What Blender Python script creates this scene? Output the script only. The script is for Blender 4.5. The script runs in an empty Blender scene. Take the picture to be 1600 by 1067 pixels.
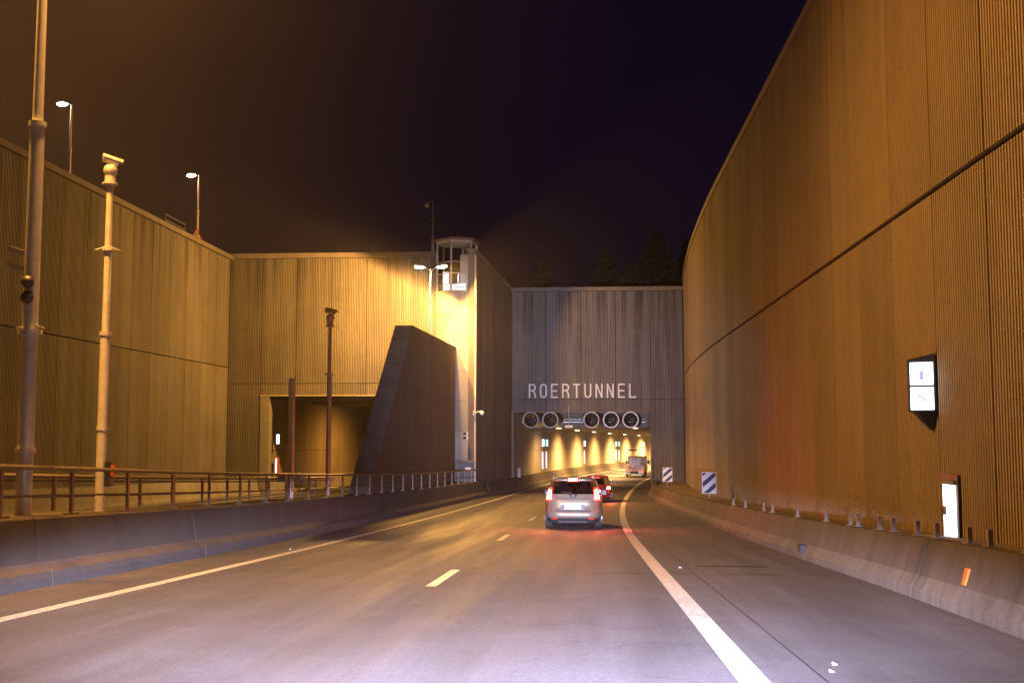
import bpy, bmesh, math, random
from mathutils import Vector, Matrix
R = math.radians
random.seed(7)
S = bpy.context.scene
COL = S.collection

# ------------------------------------------------------------------ camera
cam = bpy.data.cameras.new('camera')
cam_o = bpy.data.objects.new('camera', cam)
COL.objects.link(cam_o)
cam.sensor_width = 36.0
cam.lens = 38.25
cam.clip_start = 0.1
cam.clip_end = 1500
cam_o.location = (0, 0, 1.4)
cam_o.rotation_euler = (R(90 + 4.892), 0, R(3.8225))
S.camera = cam_o

# ------------------------------------------------------------------ night sky
W = bpy.data.worlds.new('World')
S.world = W
W.use_nodes = True
nt = W.node_tree
nt.nodes.clear()
wo = nt.nodes.new('ShaderNodeOutputWorld')
bg = nt.nodes.new('ShaderNodeBackground')
tc = nt.nodes.new('ShaderNodeTexCoord')
sx = nt.nodes.new('ShaderNodeSeparateXYZ')
nt.links.new(tc.outputs['Generated'], sx.inputs[0])
mr = nt.nodes.new('ShaderNodeMapRange')
mr.interpolation_type = 'SMOOTHSTEP'
mr.inputs['From Min'].default_value = 0.06
mr.inputs['From Max'].default_value = -0.52
nt.links.new(sx.outputs['X'], mr.inputs['Value'])
ramp = nt.nodes.new('ShaderNodeValToRGB')
e = ramp.color_ramp.elements
e[0].position = 0.0; e[0].color = (0.0020, 0.0013, 0.0068, 1)
e[1].position = 1.0; e[1].color = (0.0400, 0.0165, 0.0060, 1)
m_ = ramp.color_ramp.elements.new(0.35); m_.color = (0.0045, 0.0021, 0.0055, 1)
m2_ = ramp.color_ramp.elements.new(0.7); m2_.color = (0.0160, 0.0068, 0.0056, 1)
nt.links.new(mr.outputs[0], ramp.inputs[0])
nt.links.new(ramp.outputs[0], bg.inputs['Color'])
bg.inputs['Strength'].default_value = 1.0
W.cycles.sampling_method = 'NONE'
nt.links.new(bg.outputs[0], wo.inputs['Surface'])

S.view_settings.view_transform = 'Standard'
S.view_settings.look = 'None'
S.view_settings.exposure = 0.28
S.view_settings.gamma = 1.0
S.view_settings.use_curve_mapping = False
S.render.engine = 'CYCLES'
S.cycles.use_denoising = True
S.cycles.denoising_input_passes = 'RGB_ALBEDO_NORMAL'
S.cycles.denoising_prefilter = 'ACCURATE'
S.cycles.max_bounces = 6
S.cycles.diffuse_bounces = 3
S.cycles.glossy_bounces = 3
S.cycles.transparent_max_bounces = 8
S.cycles.sample_clamp_indirect = 4.0
S.cycles.caustics_reflective = False
S.cycles.caustics_refractive = False

SODIUM = (1.0, 0.425, 0.072)
SODIUM_PALE = (1.0, 0.475, 0.10)
def spot(loc, target, power, color, cone, blend=1.0, radius=0.12):
    l = bpy.data.lights.new('spot_light', 'SPOT')
    l.energy = power; l.color = color; l.spot_size = R(cone); l.spot_blend = blend
    l.shadow_soft_size = radius
    o = bpy.data.objects.new('spot_light', l)
    COL.objects.link(o)
    o.location = loc
    d = Vector(target) - Vector(loc)
    o.rotation_euler = d.to_track_quat('-Z', 'Y').to_euler()
    return o

# headlamps of the car the picture is taken from (it stands just below the frame)
HEAD = (0.70, 0.69, 1.0)
for hx in (-0.30, 1.05):
    lo = spot((hx, 1.9, 0.62), (hx - 1.7, 13.9, -0.84), 44000, HEAD, 12.5, 1.0, 0.06)   # dipped beam with its flat cut-off
    lo.scale = (6.5, 1, 1)
    spot((hx, 1.9, 0.62), (hx - 2.6, 70.0, 4.6), 44000, HEAD, 23, 1.0, 0.06)

# ------------------------------------------------------------------ road shape
def drop(D):
    if D < 20: return .045 * D
    if D < 75: return .9 + .045 * (D - 20) - (.035 / 55) * (D - 20) ** 2 / 2
    return .9 + .045 * 55 - .035 * 55 / 2 + .010 * (D - 75)
def rz(D): return -drop(D)
def cv(D): return max(0.0, D - 25) ** 2 / 1300.0
def lerp(tab, v):
    if v <= tab[0][0]: return tab[0][1]
    for (a, b), (c, d) in zip(tab, tab[1:]):
        if v <= c: return b + (d - b) * (v - a) / (c - a)
    return tab[-1][1]

# ------------------------------------------------------------------ materials
class NT:
    def __init__(s, name):
        s.m = bpy.data.materials.new(name); s.m.use_nodes = True
        s.t = s.m.node_tree; s.n = s.t.nodes
        s.b = s.n['Principled BSDF']
    def new(s, k, **kw):
        n = s.n.new(k)
        for a, v in kw.items(): setattr(n, a, v)
        return n
    def link(s, a, b): s.t.links.new(a, b)
    def pos(s, scale=(1, 1, 1)):
        g = s.new('ShaderNodeNewGeometry'); mp = s.new('ShaderNodeMapping')
        mp.inputs['Scale'].default_value = scale
        s.link(g.outputs['Position'], mp.inputs[0]); return mp.outputs[0]
    def noise(s, vec, scale, detail=4, rough=.55, dist=0):
        n = s.new('ShaderNodeTexNoise')
        n.inputs['Scale'].default_value = scale; n.inputs['Detail'].default_value = detail
        n.inputs['Roughness'].default_value = rough; n.inputs['Distortion'].default_value = dist
        s.link(vec, n.inputs['Vector']); return n.outputs['Fac']
    def mapr(s, v, a, b, c, d):
        n = s.new('ShaderNodeMapRange')
        for i, x in zip(('From Min', 'From Max', 'To Min', 'To Max'), (a, b, c, d)): n.inputs[i].default_value = x
        s.link(v, n.inputs['Value']); return n.outputs[0]
    def math(s, op, a, b=None):
        n = s.new('ShaderNodeMath', operation=op)
        for i, v in enumerate((a, b)):
            if v is None: continue
            if isinstance(v, (int, float)): n.inputs[i].default_value = v
            else: s.link(v, n.inputs[i])
        return n.outputs[0]
    def mixc(s, f, a, b, mode='MIX'):
        n = s.new('ShaderNodeMix', data_type='RGBA', blend_type=mode)
        if isinstance(f, (int, float)): n.inputs[0].default_value = f
        else: s.link(f, n.inputs[0])
        for i, v in ((6, a), (7, b)):
            if isinstance(v, tuple): n.inputs[i].default_value = (*v, 1)
            else: s.link(v, n.inputs[i])
        return n.outputs[2]
    def col(s, v):
        if isinstance(v, tuple): s.b.inputs['Base Color'].default_value = (*v, 1)
        else: s.link(v, s.b.inputs['Base Color'])
    def bump(s, h, strength=.3, dist=.01):
        n = s.new('ShaderNodeBump'); n.inputs['Strength'].default_value = strength; n.inputs['Distance'].default_value = dist
        s.link(h, n.inputs['Height']); s.link(n.outputs[0], s.b.inputs['Normal'])
    def scale_col(s, c, f):
        n = s.new('ShaderNodeVectorMath', operation='SCALE')
        if isinstance(c, tuple): n.inputs[0].default_value = c
        else: s.link(c, n.inputs[0])
        s.link(f, n.inputs['Scale']); return n.outputs[0]

def concrete(name, base, dark, streak=0.6, rough=.85, topz=None, low=None):
    k = NT(name)
    p1 = k.pos((1.3, 1.3, .06)); p2 = k.pos((6, 6, .35)); p3 = k.pos((1, 1, 1))
    s1 = k.mapr(k.noise(p1, 1.0, 5, .6), .38, .66, 0, 1)
    s2 = k.mapr(k.noise(p2, 1.0, 3, .6), .48, .70, 0, 1)
    bl = k.mapr(k.noise(p3, .35, 6, .65, .4), .35, .7, 0, 1)
    fi = k.mapr(k.noise(p3, 18, 5, .7), .3, .7, .82, 1.12)
    f = k.math('MULTIPLY', k.math('ADD', k.math('MULTIPLY', s1, .55), k.math('MULTIPLY', s2, .35)), streak)
    f = k.math('ADD', f, k.math('MULTIPLY', bl, .28))
    if topz is not None:                                    # run-off stains below the coping
        g = k.new('ShaderNodeNewGeometry'); sp = k.new('ShaderNodeSeparateXYZ'); k.link(g.outputs['Position'], sp.inputs[0])
        near = k.mapr(sp.outputs['Z'], topz - 5.5, topz, 0, 1)
        st = k.mapr(k.noise(k.pos((2.6, 2.6, .03)), 1.0, 4, .65), .46, .62, 0, 1)
        f = k.math('ADD', f, k.math('MULTIPLY', k.math('MULTIPLY', k.math('POWER', near, 1.4), st), .75))
    f = k.math('MINIMUM', f, 1.0)
    c = k.mixc(f, base, dark)
    oi = k.new('ShaderNodeObjectInfo')
    rv = k.mapr(oi.outputs['Random'], 0, 1, .86, 1.1)
    c = k.scale_col(c, k.math('MULTIPLY', fi, rv))
    k.col(c); k.b.inputs['Roughness'].default_value = rough
    k.bump(k.noise(p3, 30, 4, .7), .35, .01)
    return k.m

def plain(name, c, rough=.5, metal=0, emit=None, es=0, noise=.12, coat=0, spec=None):
    k = NT(name)
    if noise:
        f = k.mapr(k.noise(k.pos(), 9, 4, .6), .3, .7, 1 - noise, 1 + noise)
        k.col(k.scale_col(c, f))
        rr = k.mapr(k.noise(k.pos(), 5, 3, .6), .3, .7, max(.03, rough - .08), min(1, rough + .08))
        k.link(rr, k.b.inputs['Roughness'])
    else:
        k.col(c); k.b.inputs['Roughness'].default_value = rough
    k.b.inputs['Metallic'].default_value = metal
    if coat: k.b.inputs['Coat Weight'].default_value = coat
    if spec is not None: k.b.inputs['Specular IOR Level'].default_value = spec
    if emit:
        k.b.inputs['Emission Color'].default_value = (*emit, 1); k.b.inputs['Emission Strength'].default_value = es
    return k.m

M = {}
M['panel'] = concrete('ribbed_concrete', (.36, .325, .27), (.125, .108, .09), .55, topz=12.4)
M['panel_right'] = concrete('ochre_concrete', (.33, .272, .19), (.15, .12, .08), .42, topz=12.6)
M['portal'] = concrete('grey_ribbed_concrete', (.31, .29, .275), (.085, .078, .075), .8, topz=11.8)
M['grime_ribbed_concrete'] = concrete('grime_in_ribs', (.17, .15, .12), (.06, .05, .04), .6, topz=12.4)  # groove colours: dirt plus painted-in shade that the frontal light leaves out
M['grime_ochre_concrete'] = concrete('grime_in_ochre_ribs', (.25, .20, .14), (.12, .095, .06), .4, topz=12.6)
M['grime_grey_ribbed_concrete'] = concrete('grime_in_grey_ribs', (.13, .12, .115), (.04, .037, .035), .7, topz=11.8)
M['smooth'] = concrete('smooth_concrete', (.37, .345, .30), (.15, .135, .11), .45)
M['tower'] = concrete('tower_concrete', (.42, .395, .35), (.17, .15, .125), .4)
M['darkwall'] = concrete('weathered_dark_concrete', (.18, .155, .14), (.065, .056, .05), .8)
M['coping'] = concrete('coping_concrete', (.22, .19, .17), (.10, .085, .07), .5)
M['barrier'] = concrete('barrier_concrete', (.085, .064, .042), (.022, .017, .012), 1.0)
M['toe'] = concrete('scuffed_barrier_toe', (.125, .105, .085), (.04, .034, .028), 1.0)
M['median'] = concrete('median_concrete', (.062, .050, .043), (.026, .021, .018), .6)
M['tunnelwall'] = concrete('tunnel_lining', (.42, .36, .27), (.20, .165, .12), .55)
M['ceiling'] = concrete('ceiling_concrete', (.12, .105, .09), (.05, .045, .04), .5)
M['core'] = plain('joint_filler', (.035, .03, .027), .9)
M['soil'] = plain('soil_and_grass', (.045, .045, .025), 1, noise=.4)
M['verge'] = concrete('verge_gravel', (.17, .13, .09), (.08, .06, .04), .3)
M['steel'] = plain('galvanised_steel', (.42, .42, .42), .45, .7)
M['paintsteel'] = plain('painted_pole', (.66, .64, .60), .45, .15)
M['rail'] = plain('weathered_rail', (.20, .165, .125), .5, .5)
M['dark'] = plain('dark_housing', (.03, .03, .035), .45)
M['black'] = plain('black_rubber', (.015, .015, .016), .8)
M['white'] = plain('white_paint', (.78, .78, .78), .5, noise=.05)
M['cream'] = plain('cream_frame', (.50, .43, .33), .5)
M['letters'] = plain('cream_letters', (.82, .77, .68), .45, noise=.04)
M['fan'] = plain('fan_steel', (.28, .26, .25), .38, .6)
M['fandark'] = plain('fan_inside', (.018, .016, .018), .5, .4)
M['blade'] = plain('fan_blade', (.12, .10, .075), .4, .5)
M['signwhite'] = plain('sign_sheeting', (.93, .93, .95), .35, noise=0)
M['signblue'] = plain('sign_blue', (.012, .02, .10), .4, noise=0)
M['red'] = plain('red_sheeting', (.65, .04, .025), .4, noise=0)
M['orange'] = plain('orange_marker', (.75, .14, .015), .5)
M['lampwarm'] = plain('lamp_glass_warm', (.8, .8, .8), .3, emit=(1, .72, .33), es=120, noise=0)
M['lampwhite'] = plain('lamp_glass_white', (.8, .8, .8), .3, emit=(1, .78, .55), es=90, noise=0)
M['tubelamp'] = plain('tunnel_lamp_glass', (.8, .8, .8), .3, emit=(1, .78, .42), es=14, noise=0)
M['lit'] = plain('lit_panel', (.8, .8, .85), .4, emit=(.80, .88, 1), es=3.2, noise=0)
M['litsoft'] = plain('lit_panel_soft', (.8, .8, .85), .4, emit=(.78, .84, 1), es=1.15, noise=0)
M['litgreen'] = plain('lit_green', (.5, .8, .7), .4, emit=(.25, .95, .62), es=2.2, noise=0)
M['picto'] = plain('pictogram', (.25, .32, .6), .5, emit=(.35, .45, 1), es=.9, noise=0)
M['bark'] = plain('bark', (.05, .035, .025), .9)
M['leaf'] = plain('foliage', (.035, .045, .02), .8, noise=.3)

def asphalt():
    k = NT('asphalt')
    p = k.pos(); lng = k.pos((1.0, .03, 1.0)); wt = k.pos((.55, .05, 1))
    fine = k.noise(p, 95, 3, .8)
    mid = k.mapr(k.noise(p, 1.3, 6, .65), .3, .7, .82, 1.14)
    lane = k.mapr(k.noise(lng, 1.6, 4, .6), .35, .65, .78, 1.18)
    blot = k.mapr(k.noise(wt, 1.0, 5, .7, .5), .52, .68, 0, 1)
    agg = k.math('MULTIPLY', k.mapr(fine, .35, .72, .55, 1.55), k.mapr(k.noise(p, 26, 4, .75), .32, .68, .74, 1.28))
    f = k.math('MULTIPLY', k.math('MULTIPLY', mid, lane), agg)
    c = k.scale_col((.088, .088, .100), f)
    c = k.mixc(k.math('MULTIPLY', blot, .35), c, (.045, .040, .038))
    vo = k.new('ShaderNodeTexVoronoi', feature='DISTANCE_TO_EDGE'); vo.inputs['Scale'].default_value = .33
    wp = k.new('ShaderNodeVectorMath', operation='ADD'); nz = k.new('ShaderNodeTexNoise'); nz.inputs['Scale'].default_value = 1.4; nz.inputs['Detail'].default_value = 5
    k.link(p, nz.inputs['Vector']); k.link(p, wp.inputs[0]); k.link(nz.outputs['Color'], wp.inputs[1]); k.link(wp.outputs[0], vo.inputs['Vector'])
    crack = k.mapr(vo.outputs['Distance'], .0, .010, 1, 0)
    msk = k.mapr(k.noise(p, .16, 2, .5), .50, .56, 0, 1)
    c = k.mixc(k.math('MULTIPLY', k.math('MULTIPLY', crack, msk), .35), c, (.012, .011, .011))
    oil = k.mapr(k.noise(k.pos((1, .25, 1)), .9, 5, .7), .60, .72, 0, .55)
    c = k.mixc(oil, c, (.03, .028, .028))
    k.col(c)
    rg = k.mapr(k.noise(lng, 2.1, 4, .6), .3, .7, .58, .78)
    k.link(rg, k.b.inputs['Roughness'])
    k.bump(k.math('ADD', fine, k.math('MULTIPLY', k.noise(p, 30, 3, .7), .6)), .45, .006)
    return k.m
M['asphalt'] = asphalt()
def roadpaint():
    k = NT('road_paint')
    w = k.mapr(k.noise(k.pos(), 14, 6, .75), .40, .60, .50, 1)
    w2 = k.mapr(k.noise(k.pos(), 2.0, 4, .6), .3, .6, .86, 1)
    k.col(k.scale_col((.86, .86, .85), k.math('MULTIPLY', w, w2)))
    k.b.inputs['Roughness'].default_value = .5
    k.bump(k.noise(k.pos(), 60, 3, .7), .3, .004)
    return k.m
M['roadpaint'] = roadpaint()
def carpaint(name, c, metal):
    k = NT(name)
    f = k.mapr(k.noise(k.pos(), 3, 5, .6), .3, .7, .88, 1.06)
    k.col(k.scale_col(c, f)); k.b.inputs['Metallic'].default_value = metal
    k.b.inputs['Roughness'].default_value = .36; k.b.inputs['Coat Weight'].default_value = .7
    k.b.inputs['Coat Roughness'].default_value = .12
    return k.m
M['silver'] = carpaint('silver_car_paint', (.27, .22, .17), .45)
M['redpaint'] = carpaint('red_car_paint', (.38, .02, .02), .2)
M['vanpaint'] = carpaint('cream_truck_paint', (.82, .74, .50), 0)
M['tail'] = plain('brake_lamp_core', (.8, .05, .03), .3, emit=(1, .16, .07), es=620, noise=0)
M['tailred'] = plain('brake_lamp_lens', (.6, .02, .02), .3, emit=(1, .02, .008), es=5, noise=0)
M['tailweak'] = plain('small_red_lamp', (.6, .02, .02), .3, emit=(1, .08, .03), es=3, noise=0)
M['reflector'] = plain('red_reflector', (.6, .03, .01), .25, emit=None, noise=0)
M['plate'] = plain('number_plate', (.80, .80, .84), .4, emit=(.85, .88, 1), es=.02, noise=0)
M['platetxt'] = plain('plate_lettering', (.12, .01, .02), .5, noise=0)
M['beacon'] = plain('beacon_glass', (.8, .2, .05), .3, emit=(1, .16, .06), es=6, noise=0)
for k_ in ('lampwarm', 'lampwhite', 'tubelamp', 'lit', 'litsoft', 'litgreen', 'plate', 'picto', 'beacon', 'tailred', 'tailweak'):
    M[k_].cycles.emission_sampling = 'NONE'
def glass(name, tint, t):
    m = bpy.data.materials.new(name); m.use_nodes = True
    n = m.node_tree.nodes; n.clear(); L = m.node_tree.links
    o = n.new('ShaderNodeOutputMaterial'); mx = n.new('ShaderNodeMixShader')
    tr = n.new('ShaderNodeBsdfTransparent'); gl = n.new('ShaderNodeBsdfGlossy')
    tr.inputs[0].default_value = (*tint, 1); gl.inputs[0].default_value = (.9, .9, .9, 1); gl.inputs['Roughness'].default_value = .06
    fr = n.new('ShaderNodeFresnel'); fr.inputs[0].default_value = 1.45
    L.new(fr.outputs[0], mx.inputs[0]); L.new(tr.outputs[0], mx.inputs[1]); L.new(gl.outputs[0], mx.inputs[2]); L.new(mx.outputs[0], o.inputs[0])
    return m
M['glass'] = glass('clear_glass', (.8, .8, .78), 0)
M['tint'] = glass('tinted_glass', (.32, .25, .24), 0)

# ------------------------------------------------------------------ mesh helpers
class MB:
    def __init__(s): s.v = []; s.f = []; s.mi = []; s.ms = []; s.cur = 0; s.smooth = []
    def mat(s, m):
        if m not in s.ms: s.ms.append(m)
        s.cur = s.ms.index(m); return s
    def add(s, vs, fs, sm=False):
        o = len(s.v); s.v += [tuple(v) for v in vs]
        for f in fs: s.f.append([o + i for i in f]); s.mi.append(s.cur); s.smooth.append(sm)
        return s
    def box(s, c, d, rz_=0, mtx=None):
        x, y, z = (q / 2 for q in d)
        vs = [Vector((a * x, b * y, g * z)) for g in (-1, 1) for a, b in ((-1, -1), (1, -1), (1, 1), (-1, 1))]
        m = mtx or Matrix.Rotation(rz_, 3, 'Z')
        vs = [m @ v + Vector(c) for v in vs]
        return s.add(vs, [(3, 2, 1, 0), (4, 5, 6, 7), (0, 1, 5, 4), (1, 2, 6, 5), (2, 3, 7, 6), (3, 0, 4, 7)])
    def tube(s, a, b, r0, r1=None, n=10, cap=True):
        a = Vector(a); b = Vector(b); r1 = r0 if r1 is None else r1
        d = (b - a).normalized(); u = d.orthogonal().normalized(); w = d.cross(u)
        vs = []
        for p, r in ((a, r0), (b, r1)):
            for i in range(n):
                t = 2 * math.pi * i / n; vs.append(p + (u * math.cos(t) + w * math.sin(t)) * r)
        fs = [(i, (i + 1) % n, n + (i + 1) % n, n + i) for i in range(n)]
        s.add(vs, fs, True)
        if cap: s.add(vs, [tuple(range(n))[::-1], tuple(range(n, 2 * n))])
        return s
    def prism(s, poly, axis, a, b):
        # poly: 2d points; axis 'y' -> poly is (x,z); 'x' -> (y,z); 'z' -> (x,y)
        def P(p, t): return {'y': (p[0], t, p[1]), 'x': (t, p[0], p[1]), 'z': (p[0], p[1], t)}[axis]
        n = len(poly)
        vs = [P(p, a) for p in poly] + [P(p, b) for p in poly]
        fs = [tuple(range(n)), tuple(range(2 * n - 1, n - 1, -1))] + [(i, n + i, n + (i + 1) % n, (i + 1) % n) for i in range(n)]
        return s.add(vs, fs)
    def ball(s, c, r, n=10, m=6, sc=(1, 1, 1)):
        vs = []; fs = []
        for j in range(m + 1):
            ph = math.pi * j / m
            for i in range(n):
                t = 2 * math.pi * i / n
                vs.append((c[0] + r * sc[0] * math.sin(ph) * math.cos(t), c[1] + r * sc[1] * math.sin(ph) * math.sin(t), c[2] + r * sc[2] * math.cos(ph)))
        for j in range(m):
            for i in range(n): fs.append((j * n + i, (j + 1) * n + i, (j + 1) * n + (i + 1) % n, j * n + (i + 1) % n))
        return s.add(vs, fs, True)
    def sweep(s, rings, closed=True, caps=True):
        n = len(rings[0]); vs = [p for r in rings for p in r]; fs = []
        for j in range(len(rings) - 1):
            for i in range(n if closed else n - 1):
                fs.append((j * n + i, j * n + (i + 1) % n, (j + 1) * n + (i + 1) % n, (j + 1) * n + i))
        if caps and closed: fs += [tuple(range(n))[::-1], tuple((len(rings) - 1) * n + i for i in range(n))]
        return s.add(vs, fs)
    def mesh(s, name):
        me = bpy.data.meshes.new(name); me.from_pydata(s.v, [], s.f)
        for m in s.ms: me.materials.append(m)
        me.polygons.foreach_set('material_index', s.mi); me.polygons.foreach_set('use_smooth', s.smooth)
        b = bmesh.new(); b.from_mesh(me); bmesh.ops.recalc_face_normals(b, faces=b.faces); b.to_mesh(me); b.free()
        me.update(); return me
    def build(s, name, parent=None, m=None):
        if m: s.ms = [m]; s.mi = [0] * len(s.f)
        return link(name, s.mesh(name), parent)
def link(name, data, parent=None):
    o = bpy.data.objects.new(name, data); COL.objects.link(o)
    if parent: o.parent = parent
    return o
def tag(o, label=None, cat=None, group=None, kind=None):
    for k, v in (('label', label), ('category', cat), ('group', group), ('kind', kind)):
        if v: o[k] = v
    return o
def thing(name, label, cat, loc=(0, 0, 0), rot=0, group=None):
    o = link(name, None); o.location = loc; o.rotation_euler = (0, 0, rot)
    return tag(o, label, cat, group)
def copy_tree(o, parent=None):
    c = o.copy(); COL.objects.link(c); c.parent = parent
    for ch in list(o.children): copy_tree(ch, c)
    return c
def bevel(o, w=.01, seg=2):
    m = o.modifiers.new('bevel', 'BEVEL'); m.width = w; m.segments = seg; m.limit_method = 'ANGLE'; return o

# ------------------------------------------------------------------ road
DS = [-40 + i for i in range(0, 66)] + [26 + i for i in range(0, 60)] + [86 + 2 * i for i in range(0, 75)]
def strip(xa, xb, dz, D0, D1, mat, name, parent=None, step=None, n=1):
    ds = sorted(set([D0, D1] + [d for d in DS if D0 < d < D1]))
    mb = MB().mat(mat); vs = []; fs = []
    for d in ds:
        a, b = xa(d), xb(d)
        for i in range(n + 1): vs.append((a + (b - a) * i / n, d, rz(d) + dz))
    for j in range(len(ds) - 1):
        for i in range(n):
            k = j * (n + 1) + i; fs.append((k, k + 1, k + n + 2, k + n + 1))
    mb.add(vs, fs); return mb.build(name, parent)
road = tag(strip(lambda d: -26 + cv(d), lambda d: 7.5 + cv(d), 0, -40, 234, M['asphalt'], 'road', n=4), kind='structure')
def base_off(D): return lerp([(40, -7.3), (62, -7.22), (71, -6.75), (79, -6.62), (300, -6.62)], D) + cv(D)
LW = .10
strip(lambda d: -6.0 - LW + cv(d), lambda d: -6.0 + LW + cv(d), .005, -30, 230, M['roadpaint'], 'edge_line', road)
strip(lambda d: 1.20 - LW * 1.15 + cv(d), lambda d: 1.20 + LW * 1.15 + cv(d), .005, -30, 230, M['roadpaint'], 'edge_line', road)
strip(lambda d: -19.7 - LW + cv(d) * .9, lambda d: -19.7 + LW + cv(d) * .9, .005, -30, 130, M['roadpaint'], 'edge_line', road)
D = 15.1 - 12 * 3
while D < 222:
    strip(lambda d: -2.13 - .075 + cv(d), lambda d: -2.13 + .075 + cv(d), .005, D, D + 2.95, M['roadpaint'], 'lane_dash', road)
    if D < 120: strip(lambda d: -14.6 - .075 + cv(d), lambda d: -14.6 + .075 + cv(d), .005, D + 4, D + 7, M['roadpaint'], 'lane_dash', road)
    D += 12

SEAM = plain('bitumen_seam', (.018, .017, .017), .5)
strip(lambda d: 1.72 + cv(d), lambda d: 1.733 + cv(d), .003, -10, 76, SEAM, 'tar_seam', road)
for d_ in (17.6, 47.0): strip(lambda d: -7.2 + cv(d), lambda d: 3.9 + cv(d), .0022, d_, d_ + .035, SEAM, 'cross_joint', road, n=4)
strip(lambda d: 1.9, lambda d: 3.1, .0035, 19.2, 19.35, SEAM, 'cross_joint', road)

# ------------------------------------------------------------------ ribbed wall panels
RIB = .104
_pm = {}
def rib_panel(w, h, mat):
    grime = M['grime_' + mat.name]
    key = (round(w, 3), round(h, 3), mat.name)
    if key in _pm: return _pm[key]
    g = .018; x = g; pts = []
    n = max(1, int(round((w - 2 * g) / RIB))); p = (w - 2 * g) / n
    for i in range(n):
        pts += [(x, 0), (x + p * .50, 0), (x + p * .60, .042), (x + p * .90, .042)]
        x += p
    pts.append((w - g, 0))
    mb = MB().mat(mat); k = len(pts)
    vs = [(a, b, 0) for a, b in pts] + [(a, b, h) for a, b in pts]
    fs = [(i, i + 1, k + i + 1, k + i) for i in range(k - 1)]
    o = len(vs); vs += [(g, .16, 0), (w - g, .16, 0), (g, .16, h), (w - g, .16, h)]
    fs += [(0, k, o + 2, o), (k - 1, o + 1, o + 3, 2 * k - 1), (o, o + 2, o + 3, o + 1)]
    fs += [tuple(range(k, 2 * k)) + (o + 3, o + 2), tuple(range(k - 1, -1, -1)) + (o, o + 1)]
    mb.add(vs, fs)
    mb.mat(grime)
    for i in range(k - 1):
        if i % 4 in (1, 2, 3): mb.mi[i] = mb.cur  # groove flanks and floor get the darker colour, shade painted in with the dirt
    _pm[key] = mb.mesh('panel'); return _pm[key]
def put_panel(p, q, z0, z1, mat, parent):
    # p -> q left to right as seen from the front
    w = (Vector(q) - Vector(p)).length
    o = link('panel', rib_panel(w, z1 - z0, mat), parent)
    o.location = (p[0], p[1], z0); o.rotation_euler = (0, 0, math.atan2(q[1] - p[1], q[0] - p[0]))
def chain(path, width, D0, D1, sign):
    # points along X=path(D)
    pts = []; D = D0
    while D < D1 - .01: pts.append((path(D), D)); D += width
    return pts
def sweep_along(fx, prof, D0, D1, mat, name, parent, step=2.0, kind=None, zf=rz):
    # prof: [(dx, dz)] relative to X=fx(D), z=zf(D)
    n = max(1, int((D1 - D0) / step)); rings = []
    for i in range(n + 1):
        d = D0 + (D1 - D0) * i / n
        rings.append([(fx(d) + a, d, zf(d) + b) for a, b in prof])
    mb = MB().mat(mat).sweep(rings)
    if mat is M['barrier']:
        mb.mat(M['toe']); m = len(prof)
        for j in range(n):
            mb.mi[j * m + 0] = mb.cur; mb.mi[j * m + 1] = mb.cur
    return mb.build(name, parent)
flat = lambda d: 0.0

# right retaining wall
def xr(D): return 5.8 + max(0, D - 45) ** 2 / 880.0
rw = thing('retaining_wall', 'tall ochre ribbed concrete wall curving along the right of the road', 'wall', (6, 30, 0))
rw.location = (0, 0, 0)
D = 77.0 - .35
pts = []
while D > -26: pts.append((xr(D), D)); D -= 2.43
for a, b in zip(pts, pts[1:]):
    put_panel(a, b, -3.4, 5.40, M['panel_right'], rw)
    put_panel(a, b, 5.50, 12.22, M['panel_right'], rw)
sweep_along(xr, [(.10, -4), (.55, -4), (.55, 12.2), (.10, 12.2)], -26, 76.6, M['core'], 'wall_core', rw, zf=flat)
sweep_along(xr, [(-.06, 12.2), (.65, 12.2), (.65, 12.46), (-.06, 12.46)], -26, 76.6, M['coping'], 'coping', rw, zf=flat)

# left retaining wall
lw = thing('retaining_wall', 'ochre ribbed concrete wall on the far left below the street lamps', 'wall')
D = 66.0 - .1; pts = []
while D > 16: pts.append((-22.0, D)); D -= 2.43
pts = pts[::-1]
for a, b in zip(pts, pts[1:]):
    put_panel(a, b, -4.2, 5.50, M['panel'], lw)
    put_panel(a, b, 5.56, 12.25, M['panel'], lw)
MB().mat(M['core']).box((-22.35, 41, 4.0), (.5, 50, 16.3)).build('wall_core', lw)
MB().mat(M['coping']).box((-22.2, 41, 12.36), (.8, 50, .26)).build('coping', lw)
MB().mat(M['core']).box((-21.97, 65.86, 5.0), (.05, .06, 12)).build('corner_joint', lw)

# left facade (over the other bore)
FY = 66.0
lf = thing('portal_facade', 'bright yellow lit ribbed concrete front above the left tunnel opening', 'wall')
fx0, fx1, ox0, ztop = -22.0, -9.0, -19.95, 12.3
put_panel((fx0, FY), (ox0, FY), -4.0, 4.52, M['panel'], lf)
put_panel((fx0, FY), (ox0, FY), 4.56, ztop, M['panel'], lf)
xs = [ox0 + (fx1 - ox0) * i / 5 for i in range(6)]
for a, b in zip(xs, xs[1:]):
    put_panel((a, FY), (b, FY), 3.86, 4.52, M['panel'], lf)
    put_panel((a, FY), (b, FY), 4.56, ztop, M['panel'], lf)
mb = MB().mat(M['core'])
mb.box((-15.5, FY + .3, 8.05), (13.0, .36, 8.4)); mb.box((-21.05, FY + .3, 0.0), (2.1, .36, 7.6))
mb.build('wall_core', lf)
MB().mat(M['coping']).box((-15.6, FY + .15, ztop + .17), (13.2, .75, .3)).build('coping', lf)
MB().mat(M['cream']).box((-14.5, FY - .03, 3.80), (10.95, .12, .09)).build('lintel_trim', lf)
MB().mat(M['smooth']).box((ox0 + .28, FY + .30, 0), (.56, .7, 7.58)).build('jamb', lf)

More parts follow.
